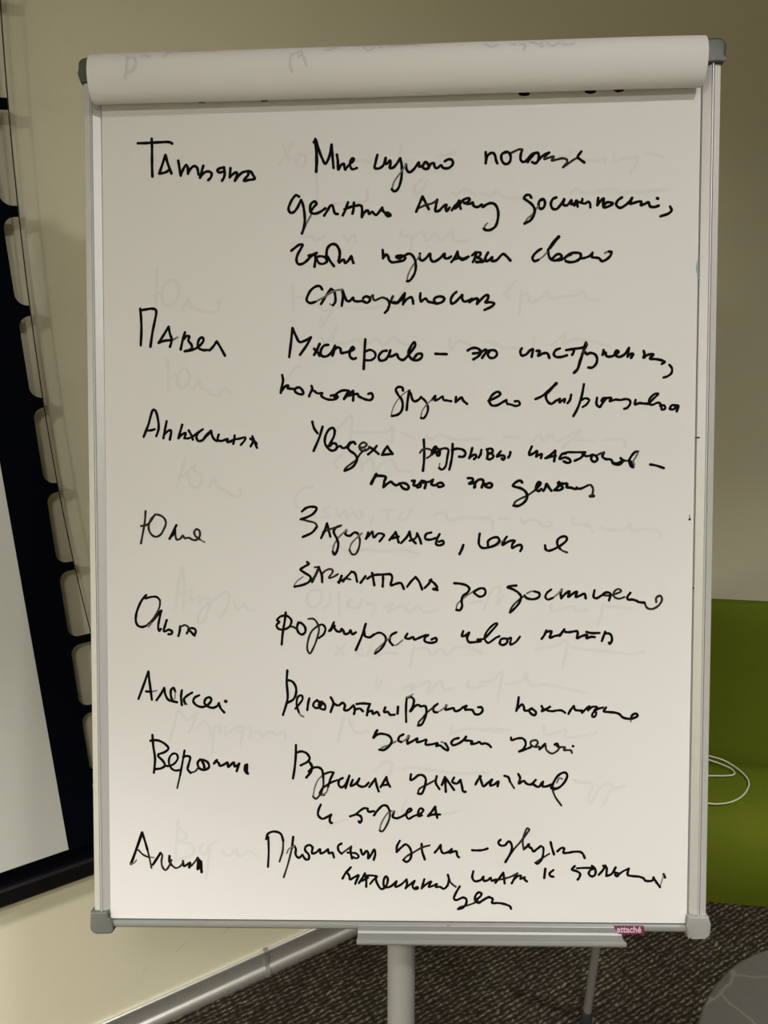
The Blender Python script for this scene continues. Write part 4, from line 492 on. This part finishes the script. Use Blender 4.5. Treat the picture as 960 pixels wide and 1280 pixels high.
FAINT = ['100 -2690 2644 -2700 2420 -2711 2237;100 -2735 2341 -2658 2377;100 -2529 2524 -2606 2468 -2641 2352 -2609 2243 -2541 2233 -2463 2315 -2445 2431 -2496 2507 -2546 2517;100 -2414 2181 -2336 2304 -2328 2229 -2277 2203 -2210 2177 -2108 2150 -2006 2165 -1997 2256', '100 -2585 1633 -2573 1465 -2575 1288;100 -2565 1414 -2488 1463;100 -2394 1537 -2463 1463 -2472 1362 -2421 1311 -2353 1360 -2335 1461 -2377 1528;100 -2293 1292 -2225 1392 -2200 1307 -2149 1290 -2081 1230 -1996 1220 -1945 1303 -1877 1244', '100 -2394 518 -2447 333 -2500 181;100 -2464 299 -2378 349 -2283 432;100 -2283 432 -2353 366 -2345 238 -2286 187 -2208 245 -2224 347 -2292 382;100 -2123 193 -2054 294 -2037 209 -1952 158 -1850 89 -1773 88 -1773 156', '100 -2526 -1183 -2435 -708 -2418 -936 -2430 -1193;100 -2505 -1021 -2380 -993;100 -2332 -975 -2333 -1089 -2247 -1042 -2238 -1128;100 -2190 -1071 -2113 -1090 -2153 -1224 -2211 -1357 -2259 -1337 -2239 -1223 -2056 -1072 -1979 -1015 -1922 -996 -1903 -1092 -1962 -1244 -2000 -1282;100 -1846 -1111 -1809 -1206 -1732 -1150 -1685 -1207 -1618 -1208', '100 -2498 -2335 -2548 -2547 -2598 -2702;100 -2498 -2335 -2393 -2470 -2277 -2373 -2375 -2624;100 -2259 -2547 -2201 -2489 -2143 -2566 -2125 -2663;100 -2086 -2547 -2107 -2856;100 -2086 -2547 -2009 -2547 -2028 -2624;100 -1951 -2547 -1952 -2643 -1855 -2566 -1759 -2547 -1780 -2759;100 -1817 -2605 -1663 -2566 -1683 -2682 -1645 -2624 -1549 -2605 -1530 -2663 -1453 -2605 -1357 -2634 -1281 -2605 -1262 -2691', '100 -1319 3754 -1246 3847 -1161 3986;100 -1270 3965 -1198 3798;100 -1077 3842 -1126 3796 -1102 3725 -1030 3747 -1017 3841 -1102 3866;100 -897 3672 -886 3365', '100 -477 3775 -381 3777 -309 3752', '100 49 3930 26 3766 169 3763', '100 431 3803 526 3812 645 3844', '100 -717 3314 -525 3321 -357 3328;100 -333 3470 -333 3352', '100 289 3572 194 3480 194 3386 266 3431 325 3547', '100 600 3399 647 3375 695 3421 766 3431 861 3370;100 909 3392 1051 3365 1075 3411 1170 3339 1336 3323 1501 3330', '100 -1080 2943 -959 2964 -911 2915 -814 2960', '100 -597 2967 -549 2907 -477 2976 -465 2905', '100 52 3012 40 2941 148 2939 148 2773;100 172 2938 291 2983 315 2887 435 2956 483 2884 602 2975 626 2881 793 2877', '100 1780 3767 1851 3766 1897 3811', '100 2063 3713 2180 3710 2274 3731 2263 3685;100 2367 3775 2368 3682 2461 3726 2555 3724 2613 3746 2603 3653 2534 3562;100 2694 3778 2788 3764 2893 3734', '100 1902 3368 1949 3413 2043 3364 2231 3383 2372 3403 2419 3355 2607 3374 2747 3370 2934 3382', '100 -1166 2433 -1155 2146;100 -1155 2289 -1009 2298', '100 -876 2212 -815 2139 -719 2161 -791 2043 -852 1948 -840 2068;100 -670 2172 -380 2159 -139 2174 150 2156;100 125 2406 29 2289 54 2170 198 2143;100 -852 1852 -792 1779 -670 1969 -719 1802 -598 1776 -428 1821 -380 1748 -235 1817 -138 1744 -42 1838 55 1764 247 1737', '100 583 1826 596 1683 679 1777 823 1727', '100 -1218 1402 -1133 1521 -1072 1532', '100 1308 2430 1202 2290 1250 2218 1166 2290;100 1368 2310 1346 2050;100 1368 2263 1440 2285 1464 2190 1582 2235 1653 2304 1677 2233 1820 2242 1938 2251 2056 2296 2080 2213 2222 2199', '100 967 1772 1110 1745 1158 1697 1349 1693', '100 1515 1809 1504 1691', '100 1706 1711 1871 1850 1825 1733 1967 1777 2157 1750 2347 1688', '100 1189 714 1345 707', '100 1501 661 1596 732 1621 660 1716 730 1764 658 1883 704 2037 774 1837 585;100 1931 680 2170 652;100 2288 663 2407 673 2526 648 2515 576', '100 931 -176 1052 -202 1077 -323;100 1148 -198 1256 -199;100 1389 -193 1413 -254 1485 -206 1581 -231 1630 -280 1726 -281 1701 -232;100 415 -147 536 -124 585 -209 754 -175 996 -201', '100 1964 -199 1965 -259 2133 -285 2181 -358;100 2276 -310 2372 -335 2563 -313 2586 -265 2611 -338 2801 -327 2920 -365 2933 -413', '100 -679 836 -606 883 -509 978 -521 713;100 -509 785 -339 783 -96 792 -48 851 -59 658;100 49 777 195 715;100 315 726 388 700 484 747 629 697 942 698', '100 -582 568 -704 448 -679 400', '100 -411 469 -387 348;100 -387 420 -290 492 -241 346 -168 442 -47 465 2 367 147 341', '100 -948 184 -1071 161 -1145 40 -1121 -58', '100 -753 -38 -827 -86 -753 -160 -851 -159;100 -680 -63 -655 -161 -582 -88 -558 -174 -484 -113 -436 -175 -375 -139 -411 -102;100 -265 -164 -289 -237;100 -168 -92 -22 -82;100 -95 -93 -107 -203;100 51 -119 27 -192 100 -192 173 -72', '100 -631 -503 -533 -553 -338 -530 -143 -556 52 -533 247 -584', '100 -853 -988 -976 -987 -1013 -1110 -951 -1185 -853 -1111 -853 -988;100 -754 -1014 -755 -1137 -828 -1185;100 -656 -1014 -644 -1285;100 -509 -1089 -558 -1162 -435 -1188 -387 -1090;100 -337 -1139 -240 -1164 -288 -1287;100 -142 -1189 -44 -1141 -93 -1239 54 -1166 152 -1240 249 -1167 298 -1241 468 -1217', '100 808 -1146 954 -1122;100 986 -1205 1081 -986 1154 -962 1131 -1157 1203 -1060', '100 -681 -1631 -583 -1730;100 -583 -1606 -694 -1729;100 -386 -1656 -460 -1706 -337 -1731 -288 -1607 -264 -1756 -141 -1707 6 -1707', '100 202 -1634 153 -1856;100 202 -1659 348 -1659 397 -1733 495 -1660 568 -1734 641 -1660 787 -1636 957 -1711', '100 -214 -1991 -226 -2127 -165 -2028', '100 80 -2103 203 -2054 154 -2128 374 -2029 350 -2178 496 -2030 545 -2129 643 -2104', '100 813 -2030 814 -2104 1008 -2080;100 943 -2040 1088 -2016 1185 -1918 1139 -2263;100 1234 -2066 1428 -2017 1451 -1918 1501 -2066 1671 -2067 1913 -2116 2130 -2166', '100 1734 -1161 1735 -1234 1879 -1211 1975 -1187 2000 -1236 2144 -1224;100 2311 -1164 2254 -1408;100 2335 -1189 2623 -1215', '100 1546 -1673 1667 -1649 1787 -1625 1907 -1577 1862 -1895;100 1956 -1650 2149 -1676 2390 -1701 2630 -1726 2773 -1702', '100 -595 -2441 -661 -2706;100 -541 -2463 -497 -2573 -453 -2617 -322 -2595', '100 633 -2530 612 -2639;100 655 -2617 784 -2573 979 -2584 1194 -2617;100 946 -2586 1092 -2574 1287 -2586', '100 -235 -3059 -126 -2948 -39 -2970 -82 -3103;100 70 -3036 179 -3014 353 -3036 484 -3057 657 -3079 1047 -3078', '100 115 -3390 72 -3523 246 -3611', '100 -783 -3704 -563 -3614', '100 529 -3554 703 -3521', '100 1663 -2537 1676 -2635 1821 -2611 1918 -2586 1894 -2660 2064 -2660 2256 -2611', '100 1996 -3155 2069 -3179 2215 -3204 2168 -3353 2193 -3427 2312 -3228 2433 -3203 2339 -3427;100 2458 -3253 2578 -3228', '100 -2508 -3628 -2531 -3915 -2544 -4121;100 -2509 -3710 -2409 -3833 -2511 -3895 -2368 -3914 -2329 -4017 -2533 -4100;100 -2226 -3914 -2267 -3975 -2207 -4037 -2145 -3913 -2189 -4324;100 -2043 -3872 -2124 -3913;100 -2003 -3994 -1922 -4056 -1841 -3973 -1801 -4055 -1679 -3993 -1598 -4054']
ROLL = ['100 -2895 768 -2890 641 -2913 529;100 -2894 723 -2834 757 -2788 679 -2826 600 -2887 584;100 -2732 768 -2702 780 -2663 757', '100 -2487 756 -2467 801 -2430 823 -2416 848;100 -2352 840 -2318 869 -2273 851 -2233 855 -2155 871;100 -2066 836 -2027 842 -1945 840', '100 -1119 734 -1135 667 -1135 589 -1118 545;100 -1118 727 -1058 753 -1021 796;100 -1019 760 -989 676 -967 604;100 -1019 768 -1042 693', '100 -767 791 -720 770 -701 809 -648 816', '100 -357 867 -340 776 -286 757 -247 801;100 -195 846 -167 795;100 -116 871 -35 821 18 840 71 842 151 853 231 814', '100 928 800 979 745 1059 773;100 1295 778 1345 743 1330 689;100 1403 813 1465 769 1527 722 1519 789;100 1582 771 1632 731 1713 773 1776 739 1855 758;100 1190 784 1242 764']
MK = 0.00168
ROWW = {'n1': .95, 't1': .95, 't2': .95, 't3': .95, 't4': .93, 'n2': .93, 't5': .95, 't6': .92, 't7': .92, 't8': .97, 'peek': 1.0, 'n8': .87, 't16': .87, 't17': .87, 't18': .87}
for row, data in INK:
    bm = bmesh.new(); j = 0
    for wf, v in parse(data):
        pts = [Vector((v[i] * 1e-4, v[i + 1] * 1e-4, 0)) for i in range(0, len(v), 2)]
        ribbon(bm, pts, MK * wf * ROWW.get(row, 0.9), put_sheet, 1 if wf < 0.72 else (2 if wf < 0.87 else 0), z=2e-6 * (j % 12)); j += 1
    o = link('handwriting', bm, [M['ink'], M['ink_dry'], M['ink_mid']], sheet, PL)
for data in FAINT:
    bm = bmesh.new(); j = 0
    for wf, v in parse(data):
        pts = [Vector((v[i] * 1e-4, v[i + 1] * 1e-4, 0)) for i in range(0, len(v), 2)]
        ribbon(bm, pts, 0.0017, lambda p, z: B(p.x, p.y, 0.00004 + z), 0, z=1e-6 * (j % 20)); j += 1
    o = link('faint_writing', bm, M['ink_faint'], sheet, PL); o['label'] = 'pale grey writing showing through from the page behind'
def on_curl(p, z):
    # p.y runs along the curl's profile
    s = p.y; k = 0; acc = 0.0
    while k < n - 2 and acc + (line[k + 1] - line[k]).length < s: acc += (line[k + 1] - line[k]).length; k += 1
    d = line[k + 1] - line[k]; q = line[k] + d * ((s - acc) / max(1e-9, d.length)); nn = Vector((-d.y, d.x, 0)).normalized()
    f = (p.x + 0.333) / 0.658; wave = 0.0005 * math.sin(9 * f + 1) + 0.0003 * math.sin(23 * f)
    return B(p.x, q.x + nn.x * 0.0003 * CS, q.y + nn.y * 0.0003 * CS + wave)
# outward side of the profile
mid = len(outer) // 2; dd = outer[mid + 1] - outer[mid]; CS = 1 if (-dd.y * 0 + dd.x) > 0 else -1
for data in ROLL:
    bm = bmesh.new()
    for wf, v in parse(data):
        pts = [Vector((v[i] * 1e-4, v[i + 1] * 1e-4, 0)) for i in range(0, len(v), 2)]
        ribbon(bm, pts, 0.0016 * wf, on_curl, 0)
    o = link('faint_writing', bm, M['ink_roll'], curl, PL); o['label'] = 'pale grey writing showing through the curled pages'
# blue and black pen marks on the right edge of the page
for (u, v, a, b_, mi) in [(0.3276, 0.2526, 0.0009, 0.007, 1), (0.329, 0.2448, 0.001, 0.005, 1), (0.3325, 0.0676, 0.0035, 0.0009, 0), (0.3244, -0.0224, 0.0013, 0.0017, 0), (0.3243, -0.0188, 0.001, 0.0018, 1), (0.3296, -0.099, 0.0009, 0.001, 0)]:
    bm = bmesh.new(); q = []
    for k in range(10):
        t = 2 * math.pi * k / 10; rr = 1 + 0.25 * math.sin(3 * t + u * 50)
        q.append(bm.verts.new(B(u + a * rr * math.cos(t), v + b_ * rr * math.sin(t), 0.00025)))
    bm.faces.new(q)
    o = link('pen_mark', bm, M['ink_blue'] if mi else M['ink'], sheet, PL); o['label'] = ('blue' if mi else 'black') + ' pen mark at the right edge of the page'

# ------------------------------------------------------------------ low green lounge seat behind, with a looped white cable
GE = Vector((0.9921, -0.1257, 0)); GB = Vector((0.1257, 0.9921, 0)); G0 = Vector((0.787, 1.4752, 0))
def G(e, t, z): return G0 + GE * e + GB * t + Vector((0, 0, z))
gs = empty('lounge_seat', G(0.5, 0, 0), 'low olive green upholstered lounge seat with backrest behind the flip chart', 'lounge seat')
GL = G(0.5, 0, 0)
SEAT = catmull([Vector(p) for p in ((0.0, 0.002, 0), (-0.004, 0.06, 0), (0.0, 0.11, 0), (0.018, 0.165, 0), (0.055, 0.205, 0), (0.11, 0.222, 0), (0.18, 0.222, 0), (0.25, 0.216, 0), (0.285, 0.205, 0))], 4)
seat_prof = [(p.x, p.y) for p in SEAT] + [(0.285, 0.002)]
def seat_block(prof, e0, e1, N=12, r=0.025):
    bm = bmesh.new(); rings = []
    cx = sum(p[0] for p in prof) / len(prof); cz = sum(p[1] for p in prof) / len(prof)
    st = [(0, 0.90), (0.3, 0.965), (1, 1.0)]
    es = [(e0 + r * a, k) for a, k in st] + [(e0 + r + (e1 - e0 - 2 * r) * i / N, 1) for i in range(1, N)] + [(e1 - r * a, k) for a, k in st[::-1]]
    for e, k in es:
        rings.append([bm.verts.new(G(e, cx + (p[0] - cx) * k, max(0.001, cz + (p[1] - cz) * k))) for p in prof])
    m_ = len(prof)
    for a, b in zip(rings, rings[1:]):
        for i in range(m_): bm.faces.new((a[i], a[(i + 1) % m_], b[(i + 1) % m_], b[i]))
    bm.faces.new(rings[0][::-1]); bm.faces.new(rings[-1]); return bm
link('seat', seat_block(seat_prof, -0.032, 1.15, r=0.012), M['green'], gs, GL, smooth=True, angle=60)
BACK = catmull([Vector(p) for p in ((0.287, 0.001, 0), (0.288, 0.19, 0), (0.292, 0.26, 0), (0.306, 0.42, 0), (0.322, 0.60, 0), (0.331, 0.6568 - 0.022, 0), (0.341, 0.6568 - 0.004, 0), (0.357, 0.6568, 0), (0.376, 0.6568 - 0.006, 0), (0.387, 0.6568 - 0.03, 0), (0.392, 0.45, 0), (0.392, 0.001, 0))], 4)
link('backrest', seat_block([(p.x, p.y) for p in BACK], -0.032, 1.15, r=0.012), M['green'], gs, GL, smooth=True, angle=60)
CB = [Vector(p) for p in [(0.8395, 1.7326, 0.2478), (0.8649, 1.7294, 0.2419), (0.9094, 1.7238, 0.2297), (0.9308, 1.6978, 0.2265), (0.9404, 1.6669, 0.2265), (0.9388, 1.6401, 0.2265), (0.9217, 1.611, 0.2265), (0.893, 1.5829, 0.2265), (0.8569, 1.5642, 0.2265), (0.8247, 1.5587, 0.2265), (0.8001, 1.5618, 0.2265), (0.7688, 1.5736, 0.2265), (0.7634, 1.6184, 0.2265), (0.8023, 1.6617, 0.2265), (0.8413, 1.6652, 0.2265), (0.8852, 1.6651, 0.2265), (0.907, 1.6672, 0.2265), (0.9178, 1.6751, 0.2265), (0.916, 1.693, 0.2265), (0.8953, 1.7146, 0.2265), (0.8665, 1.7292, 0.2292), (0.8411, 1.7324, 0.2351)]]
for nm in (1,):
    pts = catmull(CB, 6); bm = bmesh.new(); tube(bm, pts, 0.0021, 10)
    c0 = sum(pts, Vector()) / len(pts); c0.z = min(p.z for p in pts) - 0.002
    o = link('cable', bm, M['cable'], None, c0, smooth=True, angle=80); o['label'] = 'thin white cable lying in loops on the green lounge seat'; o['category'] = 'cable'

# ------------------------------------------------------------------ round grey table at the right
TC = Vector((0.7086, 0.6768, 0)); TR, TH = 0.2873, 0.45
tb = empty('round_table', TC, 'low round table with grey veined stone top at lower right corner', 'table')
link('table_top', lathe(bmesh.new(), [(TR - 0.006, TH - 0.022), (TR - 0.001, TH - 0.018), (TR, TH - 0.010), (TR - 0.0005, TH - 0.002), (TR - 0.003, TH)], TC, 96), M['stone'], tb, TC, smooth=True, angle=30)
link('column', lathe(bmesh.new(), [(0.05, 0.018), (0.034, 0.03), (0.032, TH - 0.05), (0.06, TH - 0.022)], TC, 32), M['darkmetal'], tb, TC, smooth=True)
link('base_plate', lathe(bmesh.new(), [(0.20, 0.0), (0.20, 0.010), (0.185, 0.016), (0.06, 0.018)], TC, 64), M['darkmetal'], tb, TC, smooth=True)
